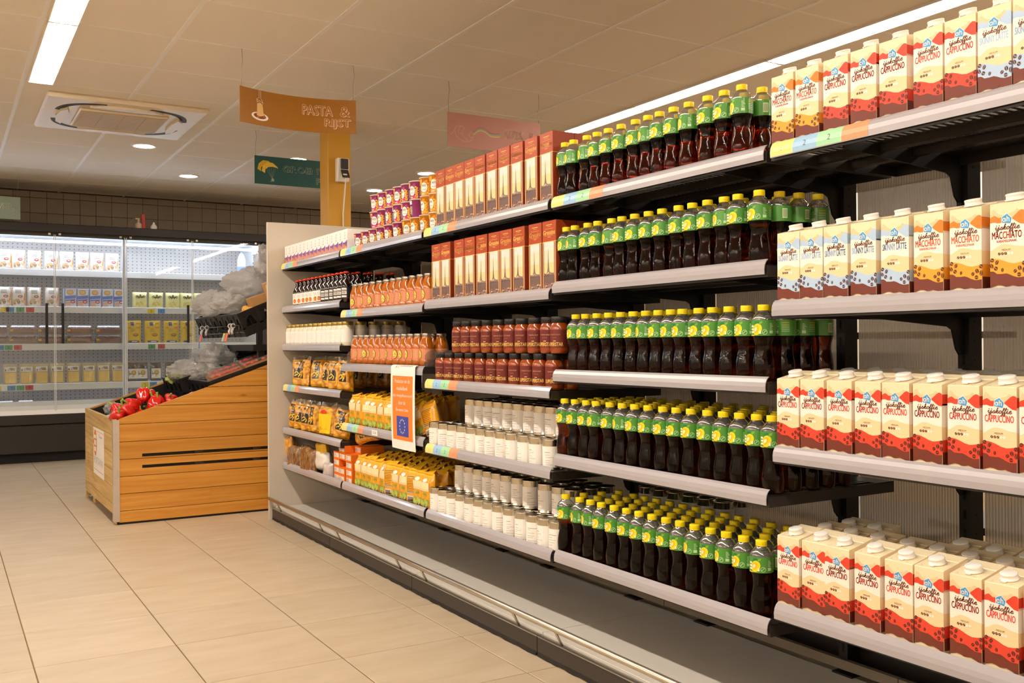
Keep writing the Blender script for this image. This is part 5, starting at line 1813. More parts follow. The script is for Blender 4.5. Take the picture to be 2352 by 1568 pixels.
m = MB(); m.box(FX0 + .05, FX1 - .1, FY + .045, FY + .075, 2.02, 2.04); lamp = fpart('strip_lamp', m, [M_led], 'glowing strip lamp')
SHF = {1: (1.77, .36), 2: (1.425, .4), 3: (1.08, .42), 4: (.713, .45)}
for k, (z, dep) in SHF.items():
    for x0, x1 in ((FX0 + .01, .29), (.30, 1.515), (1.535, FX1 - .1)):
        m = MB(); m.box(x0, x1, 10.36 - dep - .12, 10.36, z - .016, z); m.bbox(x0, x1, 10.36 - dep - .135, 10.36 - dep - .12, z - .055, z + .006, .003)
        s_ = fpart('shelf', m, [M_fin])
        m = MB(); m.box(x0 + .02, x1 - .02, 10.36 - dep - .09, 10.36 - dep - .075, z - .024, z - .017)
        part('shelf_lamp', m.mesh('shelf_lamp', [emit_mat('fridge_shelf_lamp', '#e9efff', FRIDGE_POWER * .12)]), s_)
        if (k, x0) in ((2, .30), (3, .30), (4, .30)):
            seq = {2: ((.475, 0, '2'), (.516, 1, '2'), (.597, 2, '3'), (.679, 3, '7')), 3: ((.43, 1, '1'), (.5, 2, '2'), (.575, 3, '7')), 4: ((.405, 0, '2'), (.52, 1, '3'), (.592, 2, '2'), (.664, 3, '7'))}[k]
        elif x0 > 1.5 and k in (2, 3, 4):
            seq = {2: ((1.735, 0, '2'), (1.83, 1, '1')), 3: ((1.735, 2, '1'), (1.825, 3, '1')), 4: ((1.665, 0, '2'), (1.742, 1, '2'))}[k]
        else:
            seq = ()
        for xx, ci, dg in seq:
            m = MB(); yy = 10.36 - dep - .1365
            m.box(0, .066, yy, yy + .0012, z - .05, z - .006, 0)
            p = Print(); p.text(dg, .033, z - .04, None, .024, 1, 1, 'c'); p.onto(m, on_south(yy))
            part('price_tag', m.mesh('price_tag', [mat('fridge_tag_%d' % ci, ('#f0d42c', '#3f8fd0', '#4fa56f', '#cf4a45')[ci], .45), M_txt]), s_, (xx, 0, 0), label=('yellow', 'blue', 'green', 'red')[ci] + ' price tag')
# doors: frameless panes with handles, white centre posts
for x in (1.497, .29):
    m = MB(); m.bbox(x, x + .03, FY + .012, FY + .05, .44, 2.09, .003); fpart('centre_post', m, [M_fin])
for k, (x0, x1, hx) in enumerate(((-.29, .296, None), (.302, .907, .838), (.913, 1.518, .972), (1.528, 2.136, 2.089), (2.142, 2.805, None))):
    m = MB(); m.box(x0, x1, FY - .004, FY + .004, .445, 2.088)
    d = fpart('door_pane', m, [M_glass], 'clear glass door')
    m = MB(); m.box(x0, x0 + .006, FY - .006, FY + .006, .445, 2.088); m.box(x1 - .006, x1, FY - .006, FY + .006, .445, 2.088)
    part('edge_seal', m.mesh('edge_seal', [mat('clear_seal', '#d5d9da', .25)]), d)
    if hx:
        m = MB(); m.bbox(hx - .011, hx + .011, FY - .045, FY - .03, 1.085, 1.455, .003)
        for zz in (1.1, 1.44):
            m.box(hx - .006, hx + .006, FY - .032, FY - .003, zz - .006, zz + .006, 0)
        part('handle', m.mesh('handle', [M_black]), d, label='black bar handle')
    for xx in (x0 + .03, x1 - .05):
        m = MB(); m.box(xx, xx + .02, FY - .012, FY + .012, 2.083, 2.1, 0)
        part('hinge', m.mesh('hinge', [M_steel]), d)
# dark neighbouring cabinet with a pale frame line, mostly behind the end panel
m = MB(); m.bbox(FX1 + .015, FX1 + .8, FY - .02, 10.4, 0, 2.17, .004)
nb = thing('tall_cabinet', m.mesh('tall_cabinet', [M_fblk]), 'tall dark cabinet with a thin pale door outline right of the fridge', 'cabinet')
m = MB(); m.box(2.965, 2.975, FY - .026, FY - .019, .3, 2.04); m.box(2.965, 3.5, FY - .026, FY - .019, 2.03, 2.04)
part('door_outline', m.mesh('door_outline', [M_paper]), nb)

# things on top of the fridge
def lathe_thing(name, prof, mats, label, cat, loc, seg=14, mi=0, extra=None):
    m = MB(); m.lathe(prof, seg, mi=mi)
    if extra:
        extra(m)
    return thing(name, m.mesh(name, mats), label, cat, loc)
lathe_thing('pump_bottle', [(0, 0), (.03, 0), (.032, .01), (.032, .05), (.014, .062), (.01, .075), (.01, .1), (0, .1)], [mat('beige_plastic', '#c9b594', .4)], 'small beige pump bottle on top of the fridge', 'bottle', (1.653, 9.8, 2.1852), extra=lambda m: m.box(-.028, .012, -.006, .006, .095, .106))
lathe_thing('squeeze_bottle', [(0, 0), (.03, 0), (.031, .008), (.03, .035), (.012, .055), (.008, .072), (0, .074)], [M_white], 'small white squeeze bottle with pointed top on the fridge', 'bottle', (1.793, 9.8, 2.1852))
m = MB(); m.bbox(-.016, .016, -.01, .01, 0, .148, .003); m.xform(Matrix.Rotation(-.05, 4, 'Y'))
thing('red_strip', m.mesh('red_strip', [mat('red_plastic', '#b5342a', .4)]), 'upright red plastic strip on top of the fridge', 'strip', (1.702, 9.8, 2.186))
m = MB(); m.tube([(-.045, 0, .002), (.03, 0, .1), (.04, 0, .112)], .004, 6); m.tube([(.03, 0, .1), (.045, 0, .08)], .004, 6)
thing('wire_hook', m.mesh('wire_hook', [mat('olive_wire', '#8d8450', .5)]), 'thin olive hooked wire leaning on top of the fridge', 'hook', (1.58, 9.8, 2.187))

# ---- goods in the fridge
rf = random.Random(17)
def pouch(name, w, h, d, seed, base, pr, pm, crimp=None, amp=.004):
    fn = pillow(w, h, d, seed, amp, top=.1, sq=5)
    body = pillow_mesh(fn, w, h, nx=8, nz=10, mi=0, crimp_mi=crimp).mesh(name, base)
    m = MB(); pr.onto(m, lambda u, v, l: fn(u, v, -1, .0012 + .0005 * l), step=.016)
    return Proto(name, body, [(name + '_print' if False else 'pack_print', m.mesh('pack_print', pm))], 'food pack')
SOUTH = math.pi / 2   # goods turned so their front faces the doors (-Y)
FM = [mat('pouch_white', '#efebe6', .35, coat=.4), mat('pouch_orange', '#e2872e', .4), mat('pouch_red', '#c8362f', .4), mat('pouch_brown', '#8b6a48', .5), mat('pouch_peach', '#eeb58c', .4), mat('pouch_tan', '#c7a37a', .5), mat('pouch_grey', '#8f8a86', .5)]
p = Print()
p.rect(-.053, .01, -.036, .172, 1, 1); p.rect(.04, .06, .053, .172, 1, 1); p.rect(.02, .01, .053, .06, 4, 1)
for k in range(9):
    p.ell(-.012 + .02 * math.sin(k * 2.2), .045 + .016 * math.cos(k * 1.7), .013, .011, 3 if k % 2 else 5, 2, 8, k)
p.ell(.014, .095, .02, .012, 2, 3, 12); p.ell(.014, .095, .012, .005, 0, 4, 8)
for k in range(3):
    p.rect(-.026, .15 - .013 * k, .022, .156 - .013 * k, 6, 1)
snack = pouch('snack_pouch', .112, .18, .05, 41, [FM[0], FM[1]], p, FM)
R1 = (.511, .622, .757, .9, 1.03, 1.166, 1.295, 1.43)
for c, x in enumerate(R1):
    snack.put((x, 9.93, 1.7705), 'white and orange snack pouch on the top fridge shelf, %s from the left' % ORD[c], 'snack pouches on the top fridge shelf', SOUTH + rf.uniform(-.12, .12))
for c, x in enumerate((.505, .62, .75, .897)):
    snack.put((x, 9.88, 1.4255), 'white and orange snack pouch on the second fridge shelf, %s from the left' % ORD[c], 'snack pouches on the second fridge shelf', SOUTH + rf.uniform(-.12, .12))
m = MB(); m.bbox(-.035, .035, -.052, .052, 0, .175, .0015, 0)
p = Print()
p.rect(-.051, .001, .051, .174, 0, 1); p.rect(-.051, .001, -.043, .174, 1, 2); p.ell(0, .14, .03, .024, 2, 2, 16); p.ell(0, .142, .022, .016, 3, 3, 14)
p.poly([(-.048, .075), (.048, .085), (.048, .115), (-.048, .105)], 1, 3)
p.poly([(-.04, .058), (.045, .066), (.045, .078), (-.04, .07)], 1, 3)
for k in range(3):
    p.rect(-.046, .012 + .014 * k, .005, .022 + .014 * k, 4, 2)
p.ell(.022, .052, .021, .016, 5, 4, 14); p.ell(.022, .052, .013, .007, 0, 5, 10)
for k in range(12):
    p.ell(-.045 + .0075 * k, .16 if k % 2 else .02, .003, .003, 6, 3, 6)
p.onto(m, on_front(-.035))
bx = Proto('snack_box', m.mesh('snack_box', [mat('box_pale', '#dfe3ee', .4), mat('box_blue', '#5d7fd0', .4), mat('biscuit_tan', '#d9a050', .5), mat('biscuit_light', '#e8bd74', .5), mat('box_peach', '#e9a777', .45), mat('box_red', '#cc3d3a', .4), mat('box_navy', '#43507c', .5)]), [], 'box')
for c, x in enumerate((1.051, 1.157, 1.266, 1.374, 1.478)):
    bx.put((x, 9.88, 1.4255), 'pale blue snack box with a round biscuit picture, %s from the left, second fridge shelf' % ORD[c], 'blue snack boxes in the fridge', SOUTH)
# meat trays
m = MB()
m.prism([(-.07, 0), (.07, 0), (.078, .05), (.078, .055), (-.078, .055), (-.078, .05)], 'y', -.11, .11, 0)
M_tray = film_mat('clear_tray', tint='#efe9e6', body='#d9cfcb', clear=.6, rough=.1, gloss=.4, body_amt=.25)
me_tray = m.mesh('meat_tray', [M_tray])
m = MB()
m.bbox(-.062, .062, -.1, .1, .012, .062, .012, 0)
for k in range(9):
    m.tube([(-.06, -.095 + .021 * k, .063), (-.02, -.092 + .021 * k, .068), (.05, -.09 + .021 * k, .064)], .009, 6, 1)
me_meat = m.mesh('sliced_meat', [mat('meat_red', '#9c5348', .4, coat=.6, noise_amt=.25, noise_scale=35), mat('meat_pink', '#b9786c', .4, coat=.6, noise_amt=.2, noise_scale=40)])
m = MB(); m.bbox(-.074, .074, -.106, .106, .055, .086, .014, 0)
me_mlid = m.mesh('film_lid', [film_mat('film_over_meat', tint='#f6efed', clear=.8, rough=.08, gloss=.4, body_amt=.08)])
m = MB(); m.box(-.0795, -.0785, .085, .112, .03, .05, 0)
me_msk = m.mesh('yellow_sticker', [mat('sticker_amber', '#eeae1e', .45)])
meat = Proto('meat_tray', me_tray, [('sliced_meat', me_meat), ('film_lid', me_mlid), ('yellow_sticker', me_msk)], 'meat tray')
for c, x in enumerate((.425, .653, .887, 1.13, 1.382)):
    for t in range(2):
        meat.put((x, 9.88, 1.0805 + .087 * t), 'clear tray of sliced red meat on the third fridge shelf, %s stack, %s' % (ORD[c], ('lower', 'upper')[t]), 'trays of sliced meat', rot=(0, 0, SOUTH))
# cheese packs
p = Print()
p.rect(-.048, .115, .045, .16, 0, 1); p.rect(-.044, .12, -.034, .14, 3, 2)
for k in range(4):
    p.ribbon(smooth_path([(-.025, .14 - .006 * k), (0, .146 - .006 * k), (.035, .14 - .006 * k)], 2), .002, 3, 2)
p.poly([(-.044, .02), (-.036, .01), (.036, .01), (.044, .02), (.046, .108), (-.046, .108)], 1, 1)
p.ribbon([(-.046, .108), (.046, .108)], .003, 2, 2)
cheese = pouch('cheese_pack', .118, .188, .03, 45, [film_mat('cheese_film', tint='#f3ead2', body='#e2cf9c', clear=.4, rough=.12, gloss=.4, body_amt=.6)], p, [M_paper, mat('cheese_yellow', '#ecc870', .4, coat=.6), mat('cheese_edge', '#d9ae52', .5), mat('ink_brown', '#6a5a48', .6)], amp=.003)
for c, x in enumerate((.55, .683, .808, .938, 1.075, 1.21, 1.34, 1.466)):
    cheese.put((x, 9.845, .7135), 'vacuum pack of sliced yellow cheese on the fourth fridge shelf, %s from the left' % ORD[c], 'sliced cheese packs', rot=(0, .1, SOUTH + rf.uniform(-.08, .08)) if c != 4 else (0, .1, SOUTH + .03))
# diced cheese in the bottom tray
for c, x in enumerate((.5, .665)):
    m = MB()
    for k in range(18):
        a, b_, d_ = k % 3, (k // 3) % 3, k // 9
        m.bbox(-.055 + .04 * a + .004 * b_, -.02 + .04 * a + .004 * b_, -.03 + .034 * d_, 0 + .034 * d_, .001 + .033 * b_, .032 + .033 * b_, .006, 0)
    bag = MB(); bag.bbox(-.064, .076, -.036, .042, 0, .112, .012)
    t = thing('diced_cheese', bag.mesh('diced_cheese', [M_tray]), 'clear pack of pale cheese cubes in the bottom of the fridge, %s' % ('left one' if c == 0 else 'right one'), 'food pack', (x, 9.86, .4555), group='diced cheese packs')
    part('cheese_cubes', m.mesh('cheese_cubes', [mat('cheese_pale', '#e6d8a4', .5)]), t, kind='stuff')
# chips, pasta pouches and small packs in the right half
p = Print()
for s_, yy in ((1, .108), (.8, .098)):
    p.ribbon(smooth_path([(-.045 * s_, yy), (-.03 * s_, yy + .012), (-.015 * s_, yy - .002), (0, yy + .012), (.015 * s_, yy), (.03 * s_, yy + .012), (.046 * s_, yy + .002)], 3), .006, 1, 2)
p.ell(0, .128, .008, .005, 1, 2, 10)
for k in range(11):
    p.ell(-.04 + .0085 * k, .028 + .012 * (k % 3), .018, .011, 2 if k % 2 else 3, 1, 8, k)
chips = pouch('potato_pouch', .132, .155, .06, 47, [mat('pouch_pale_yellow', '#ede7a0', .35, coat=.5)], p, [FM[0], M_txt, mat('potato_yellow', '#e8d25e', .5), mat('potato_pale', '#efe3a2', .5)])
for c, x in enumerate((1.672, 1.823, 1.98, 2.118, 2.25)):
    chips.put((x, 9.88, 1.4255), 'pale yellow potato pouch with black lettering, %s from the left, second fridge shelf' % ORD[c], 'potato pouches in the fridge', SOUTH + rf.uniform(-.1, .1))
p = Print()
p.rect(-.046, .012, .036, .2, 0, 1); p.rect(-.058, .15, -.03, .2, 1, 2); p.rect(.02, .15, .056, .2, 1, 2); p.rect(-.03, .175, .002, .21, 2, 3)
p.ell(.016, .085, .028, .016, 3, 3, 12); p.ell(.016, .088, .02, .009, 4, 4, 10)
p.rect(-.05, .012, .048, .03, 2, 3); p.rect(-.02, .016, .03, .025, 0, 4)
for k in range(3):
    p.rect(-.03, .14 - .011 * k, .012, .143 - .011 * k, 5, 2)
torte = pouch('tortelloni_pouch', .15, .225, .06, 49, [mat('pouch_yellow', '#ecc92e', .35, coat=.5, noise_amt=.15, noise_scale=40)], p, [FM[0], FM[1], mat('pouch_navy', '#2d3f94', .4), FM[3], mat('pouch_sauce', '#d98f3a', .5), FM[6]])
for c, x in enumerate((1.61, 1.79, 1.965, 2.125)):
    torte.put((x, 9.88, 1.0805), 'yellow filled-pasta pouch with a navy corner badge, %s from the left, third fridge shelf' % ORD[c], 'filled-pasta pouches in the fridge', SOUTH + rf.uniform(-.08, .08))
p = Print()
p.rect(-.044, .03, .044, .125, 0, 1); p.ell(.004, .085, .022, .026, 1, 2, 12); p.ell(.004, .09, .012, .014, 2, 3, 10)
p.ribbon([(-.01, .048), (.0, .052), (.02, .044)], .005, 3, 2)
herb = pouch('small_pouch', .098, .185, .035, 51, [film_mat('dark_pouch_film', tint='#d9d2c4', body='#4f463a', clear=.3, rough=.1, gloss=.45, body_amt=.75)], p, [M_paper, mat('ink_ochre', '#c69b43', .5), mat('ink_tan', '#dfc17a', .5), FM[3]], amp=.003)
for c, x in enumerate((1.6, 1.686, 1.812, 1.944, 2.056, 2.155)):
    herb.put((x, 9.845, .7135), 'small dark pouch with a white square label, %s from the left, fourth fridge shelf' % ORD[c], 'small dark pouches in the fridge', SOUTH + rf.uniform(-.08, .08))
lathe_thing('spray_bottle', [(0, 0), (.04, 0), (.042, .01), (.042, .1), (.042, .17), (.03, .21), (.016, .235), (.016, .25), (0, .25)], [M_white, mat('bottle_blue', '#7d98d8', .4)], 'white bottle with a blue label at the right end of the top fridge shelf', 'bottle', (2.69, 9.98, 1.7705), 18, [0, 0, 1, 0, 0, 0, 1, 1])

# ================================================================== WOODEN PRODUCE DISPLAY
M_wood = tinted_pieces('amber_pine', ['#bd7e2b', '#c88b36', '#d39a45'], rough=.45, scale=(.5, 5, 12), nscale=2.2, vary=.08, knots=True, coat=.15, bump=.15)
M_oldw = tinted_pieces('weathered_pine', ['#b3925a', '#c9a76a', '#d6ba82'], rough=.6, scale=(6, .7, 12), nscale=2.0, vary=.12, bump=.2)
PX0, PX1, PY0, PY1 = .875, 2.1, 6.06, 7.33
prod = thing('produce_display', None, 'sloping amber pine produce display with black slots beside the shelving end', 'display', ((PX0 + PX1) / 2, (PY0 + PY1) / 2, 0))
D0 = Vector(((PX0 + PX1) / 2, (PY0 + PY1) / 2, 0))
def dpart(name, mb, mats, label=None, parent=None):
    return part(name, mb.mesh(name, mats), parent or prod, -D0, label=label)
SL = .3425
def ztop(x):
    return .618 + SL * (x - .886)
ZB = [.012, .081, .182, .284, .386, .49, .594, .697, .8, .903, 1.04]
g = .0016
def plank_poly(z0, z1, xl, xr):
    """a plank cut off by the slope"""
    pts = [(xl, z0 + g), (xr, z0 + g)]
    if ztop(xr) > z1:
        pts.append((xr, z1 - g))
        xs = .886 + (z1 - .618) / SL
        if ztop(xl) >= z1:
            pts.append((xl, z1 - g))
        else:
            pts.append((max(xl, xs), z1 - g))
            if ztop(xl) > z0 + g:
                pts.append((xl, ztop(xl)))
    else:
        pts.append((xr, ztop(xr)))
        if ztop(xl) > z0 + g:
            pts.append((xl, ztop(xl)))
    out = []
    for q in pts:
        if not out or (abs(q[0] - out[-1][0]) + abs(q[1] - out[-1][1])) > 1e-4:
            out.append(q)
    return out
for side, (ya, yb) in enumerate(((PY0, PY0 + .018), (PY1 - .018, PY1))):
    for k in range(len(ZB) - 1):
        xl = max(PX0 + .03, .886 + (ZB[k] + g - .618) / SL) if ZB[k] > .62 else PX0 + .03 if side == 0 else PX0
        if xl > PX1 - .03:
            continue
        polys = [plank_poly(ZB[k], ZB[k + 1], xl, PX1)]
        m = MB()
        if side == 0 and k in (3, 4):
            # a planed slot runs along this plank: wood above and below, gaps between bridges
            z0, z1 = ZB[k] + g, ZB[k + 1] - g
            zc = .336 if k == 3 else .404
            lo, hi = zc - .0095, min(zc + .0095, z1 - .004)
            m.prism([(xl, z0), (PX1, z0), (PX1, lo), (xl, lo)], 'y', ya, yb)
            m.prism([(xl, hi), (PX1, hi), (PX1, z1), (xl, z1)], 'y', ya, yb)
            m.prism([(xl, lo), (1.034, lo), (1.034, hi), (xl, hi)], 'y', ya, yb)
        else:
            m.prism(polys[0], 'y', ya, yb)
        dpart('plank', m, [M_wood])
m = MB(); m.box(PX0 + .03, PX1, PY0 + .019, PY0 + .03, .03, .6); dpart('black_liner', m, [M_black])
m = MB()
for z in (.336, .404):
    for x0, x1 in ((1.342, 1.392), (1.7, 1.75)):
        m.box(x0, x1, PY0 + .01, PY0 + .02, z - .0095, z + .0095)
dpart('slot_bridge', m, [mat('bridge_grey', '#3a332c', .6)])
m = MB(); m.box(PX0 + .03, PX1, PY1 - .03, PY1 - .019, .03, .62); m.prism([(PX0 + .03, .6), (PX1, .6), (PX1, ztop(PX1) - .012), (PX0 + .03, ztop(PX0 + .03) - .012)], 'y', PY1 - .024, PY1 - .0185); dpart('black_liner', m, [M_black])
m = MB(); m.box(PX0 + .02, PX1, PY0 + .01, PY0 + .02, -.0, .014); dpart('black_foot_strip', m, [M_black])
# end boards (towards the aisle) with a cut-out over the floor
EB = [.028, .122, .222, .322, .424, .528, .624]
for k in range(len(EB) - 1):
    m = MB()
    if k == 0:
        m.prism([(PY0 + .0, .066), (PY1 - .03, .052), (PY1 - .03, .0), (PY1, .0), (PY1, EB[1] - .001), (PY0, EB[1] - .001)], 'x', PX0 - .002, PX0 + .02)
    else:
        m.bbox(PX0 - .002, PX0 + .02, PY0, PY1, EB[k] + .001, EB[k + 1] - .001, .0012)
    dpart('end_board', m, [M_oldw])
m = MB(); m.prism([(PX0 - .004, PY0 - .004), (PX0 + .032, PY0 - .004), (PX0 + .032, PY0 - .001), (PX0 - .001, PY0 - .001), (PX0 - .001, PY0 + .03), (PX0 - .004, PY0 + .03)], 'z', .02, .62)
for z in (.06, .18, .3, .42, .54):
    m.ell((PX0 + .016, PY0 - .0045, z), (.004, .0015, .004), 8, 4)
dpart('corner_strip', m, [mat('galvanised', '#c9bfb2', .4, metal=.5, noise_amt=.12, noise_scale=12)], 'galvanised steel corner strip')
m = MB(); m.box(PX0 + .02, PX0 + .12, 7.0, 7.12, 0, .1); m.box(PX0 + .02, PX0 + .12, 6.1, 6.22, 0, .1); m.box(PX0 + .02, PX1, 6.1, 7.3, .1, .12)
dpart('pallet_block', m, [M_oldw])
m = MB(); m.box(PX1 - .02, PX1, PY0 + .02, PY1 - .02, .02, ztop(PX1) - .02); dpart('end_wall', m, [M_black])
m = MB(); m.prism([(PX0 + .02, .46), (PX1 - .02, .46 + SL * (PX1 - PX0 - .04)), (PX1 - .02, .45 + SL * (PX1 - PX0 - .04)), (PX0 + .02, .45)], 'y', PY0 + .03, PY1 - .03); dpart('sloping_bed', m, [M_black], 'black sloping bed')
m = MB(); m.box(1.72, PX1 + .12, PY0 + .06, PY1 - .06, 1.02, 1.06); m.box(1.76, 1.8, PY0 + .08, PY0 + .12, .8, 1.03); m.box(1.76, 1.8, PY1 - .12, PY1 - .08, .8, 1.03); m.box(2.06, 2.1, PY0 + .08, PY0 + .12, .8, 1.2); m.box(2.06, 2.1, PY1 - .12, PY1 - .08, .8, 1.2)
dpart('upper_tier', m, [M_black], 'black upper tier carrying crates')
# paper notice on the end
m = MB(); m.box(PX0 - .0035, PX0 - .0025, 6.43, 6.9, .222, .525, 0)
p = Print()
cu_, cv_ = -6.81, .425
p.ell(cu_, cv_, .068, .085, 1, 1, 20); p.rect(cu_ - .055, cv_ + .028, cu_ + .05, cv_ + .052, 0, 2); p.rect(cu_ - .05, cv_ - .015, cu_ + .05, cv_ + .018, 0, 2); p.rect(cu_ - .042, cv_ - .055, cu_ + .042, cv_ - .025, 0, 2)
p.rect(cu_ - .085, cv_ - .01, cu_ - .06, cv_ + .018, 1, 2)
p.rect(-6.88, .505, -6.45, .508, 1, 1); p.rect(-6.88, .252, -6.45, .255, 1, 1)
p.text('PORTAVAK', -6.66, .292, .4, .045, 2, 1, 'c')
p.rect(-6.63, .47, -6.615, .495, 1, 1); p.rect(-6.6, .472, -6.5, .482, 2, 1)
p.onto(m, lambda u, v, l: (PX0 - .0036 - EPS * 2 * l, -u, v))
thing('paper_notice', m.mesh('paper_notice', [M_paper, mat('notice_orange', '#e8842a', .6), mat('notice_grey', '#c9c3c4', .7)]), 'white paper notice with an orange oval emblem on the display end', 'notice')

# ---- peppers
M_pep = mat('pepper_red', '#d0170c', .12, coat=.8, noise_amt=.06, noise_scale=25)
M_stem = mat('pepper_stem', '#7d9a2a', .45)
def pepper(seed):
    q = random.Random(seed)
    n = q.choice((3, 4))
    ph = q.uniform(0, 6)
    m = MB()
    def fn(d):
        a = math.atan2(d.y, d.x)
        hz = d.z
        s = 1 + .15 * math.cos(n * a + ph) * (1 - abs(hz) ** 4) - .08 * max(0, -hz) + .03 * math.sin(5 * a + ph)
        if hz > .8:
            s *= 1 - (hz - .8) * 1.3
        return s
    m.ell((0, 0, .043), (.041, .038, .056), 24, 14, 0, fn)
    me = m.mesh('bell_pepper', [M_pep])
    m = MB()
    b = q.uniform(-.014, .014)
    m.tube([(0, 0, .074), (0, 0, .084), (b * .4, .003, .096), (b, .008, .11), (b * 1.5, .014, .12)], [.015, .008, .0058, .0058, .0075], 8)
    return Proto('bell_pepper', me, [('stem', m.mesh('stem', [M_stem]))], 'pepper')
PP = [pepper(k) for k in range(4)]
PEP = [(.9, 6.16, .612, .9, .3), (.945, 6.22, .63, -.6, .5), (.975, 6.3, .655, 1.3, .3), (1.0, 6.17, .628, .5, .9), (1.045, 6.22, .685, 1.2, -.5), (1.085, 6.3, .712, -.5, .4), (1.115, 6.19, .66, .4, .6), (1.125, 6.34, .722, 1.0, .6), (1.18, 6.22, .675, .7, .3), (1.25, 6.24, .695, .9, .9), (1.325, 6.22, .71, .8, 1.6), (1.03, 6.14, .585, .3, 1.0), (1.06, 6.38, .63, -1.2, 1.0), (1.2, 6.36, .66, .9, 2.0)]
PLB = ['lowest, nose to the end board', 'behind the lowest one', 'flat beside the white bag', 'topmost of the left cluster', 'stalk pointing at the viewer', 'topmost at the back of the heap', 'glossy one in the middle', 'half sunk behind the near plank', 'single one right of the heap', 'rightmost, peeking over the plank', 'tucked at the back near the crate', 'back left by the black wall', 'low one pressed against the near plank', 'deep one at the back of the heap']
for k, (x, y, z, rx, ry) in enumerate(PEP):
    PP[k % 4].put((x, y, z), 'red bell pepper, ' + PLB[k], 'red bell peppers', rot=(rx, ry * .6, k * 1.3))
def crumple(name, c, r, seed, mt, label, cat, amp=.5, freq=5.0, seg=44, rings=30, flat=0.0):
    off = Vector((seed * 5.3, seed * 2.1, seed * 7.7))
    def fn(d):
        a = noise.noise(d * freq * .45 + off) * amp * .6
        b = abs(noise.noise(d * freq + off)) * amp * .7
        c_ = abs(noise.noise(d * freq * 2.3 + off)) * amp * .35
        return .8 + a + b + c_
    m = MB(); m.ell((0, 0, 0), r, seg, rings, 0, fn)
    for i, q in enumerate(m.v):
        if q[2] < -r[2] * .75:
            m.v[i] = (q[0], q[1], -r[2] * .75)
    return thing(name, m.mesh(name, [mt]), label, cat, c)
def bag_mat(name, clear, gloss):
    m = bpy.data.materials.new(name)
    m.use_nodes = True
    nt = m.node_tree
    nt.nodes.clear()
    N_ = lambda t: nt.nodes.new(t)
    out, df, tl, tr, gl = N_('ShaderNodeOutputMaterial'), N_('ShaderNodeBsdfDiffuse'), N_('ShaderNodeBsdfTranslucent'), N_('ShaderNodeBsdfTransparent'), N_('ShaderNodeBsdfGlossy')
    for n_ in (df, tl):
        n_.inputs[0].default_value = (.93, .92, .9, 1)
    gl.inputs['Roughness'].default_value = .15
    tc, nz, bp = N_('ShaderNodeTexCoord'), N_('ShaderNodeTexNoise'), N_('ShaderNodeBump')
    nz.inputs['Scale'].default_value = 38
    nz.inputs['Distortion'].default_value = 2.5
    bp.inputs['Strength'].default_value = 1.0
    bp.inputs['Distance'].default_value = .012
    L = nt.links.new
    L(tc.outputs['Object'], nz.inputs['Vector']); L(nz.outputs[0], bp.inputs['Height'])
    for n_ in (df, tl, gl):
        L(bp.outputs[0], n_.inputs['Normal'])
    m1, m2, m3 = N_('ShaderNodeMixShader'), N_('ShaderNodeMixShader'), N_('ShaderNodeMixShader')
    m1.inputs[0].default_value = .5; m2.inputs[0].default_value = clear; m3.inputs[0].default_value = gloss
    L(df.outputs[0], m1.inputs[1]); L(tl.outputs[0], m1.inputs[2]); L(m1.outputs[0], m2.inputs[1]); L(tr.outputs[0], m2.inputs[2])
    L(m2.outputs[0], m3.inputs[1]); L(gl.outputs[0], m3.inputs[2]); L(m3.outputs[0], out.inputs[0])
    return m
M_bagw = bag_mat('milky_bag', .22, .06)
M_bagc = bag_mat('clear_bag', .58, .22)
crumple('plastic_bag', (.99, 6.62, .585), (.1, .26, .045), 3, M_bagw, 'white plastic bag lying in the low corner of the display', 'bag', .25, 3)
crumple('plastic_bag', (1.0, 6.95, .635), (.06, .07, .045), 5, M_bagc, 'crumpled clear plastic knot against the far side board', 'bag', .5, 5)
m = MB(); m.bbox(-.09, .08, -.045, .045, -.004, .004, .003)
thing('card_sheet', m.mesh('card_sheet', [M_paper]), 'loose white card tucked under the peppers by the near plank', 'card', (1.03, 6.11, .585), (.5, -.32, 0))

# ---- black plastic crates
M_crate = mat('crate_black', '#191716', .38)
TH = math.atan(SL)
def crate(label, loc, L=.58, W=.575, H=.155, tilt=TH):
    """open crate: ribbed walls with windows; own x runs up the slope, y across"""
    root = thing('plastic_crate', None, label, 'crate', loc, (0, -tilt, 0))
    m = MB(); m.bbox(0, L, 0, W, 0, .006, .002)
    part('floor_plate', m.mesh('floor_plate', [M_crate]), root)
    def wall(along, fixed0, fixed1, n, nm):
        m = MB()
        def bx_(a0, a1, z0, z1, t=0.0):
            if along == 'y':
                m.box(fixed0 - t, fixed1 + t, a0, a1, z0, z1)
            else:
                m.box(a0, a1, fixed0 - t, fixed1 + t, z0, z1)
        T = W if along == 'y' else L
        bx_(0, T, 0.0, .055)
        bx_(0, T, .122, H - .012)
        bx_(0, T, H - .014, H, .006)
        bx_(0, T, .05, .058, .004)
        for k in range(n + 1):
            a = T * k / n
            w_ = .012
            bx_(max(0, a - w_), min(T, a + w_), 0, H - .01, .004)
            if k < n:
                c_ = T * (k + .5) / n
                hw = T / n / 2
                # sloped cheeks leave a tapered window
                for s in (-1, 1):
                    pts = [(c_ + s * hw, .05), (c_ + s * hw * .62, .05), (c_ + s * hw * .22, .125), (c_ + s * hw, .125)]
                    m.prism(pts, 'x' if along == 'y' else 'y', fixed0, fixed1)
                bx_(c_ - .002, c_ + .002, .058, .1)
        part(nm, m.mesh(nm, [M_crate]), root)
    wall('y', 0, .006, 4, 'crate_wall')
    wall('y', L - .006, L, 4, 'crate_wall')
    wall('x', 0, .006, 4, 'crate_wall')
    wall('x', W - .006, W, 4, 'crate_wall')
    return root
cr, sr = math.cos(TH), math.sin(TH)
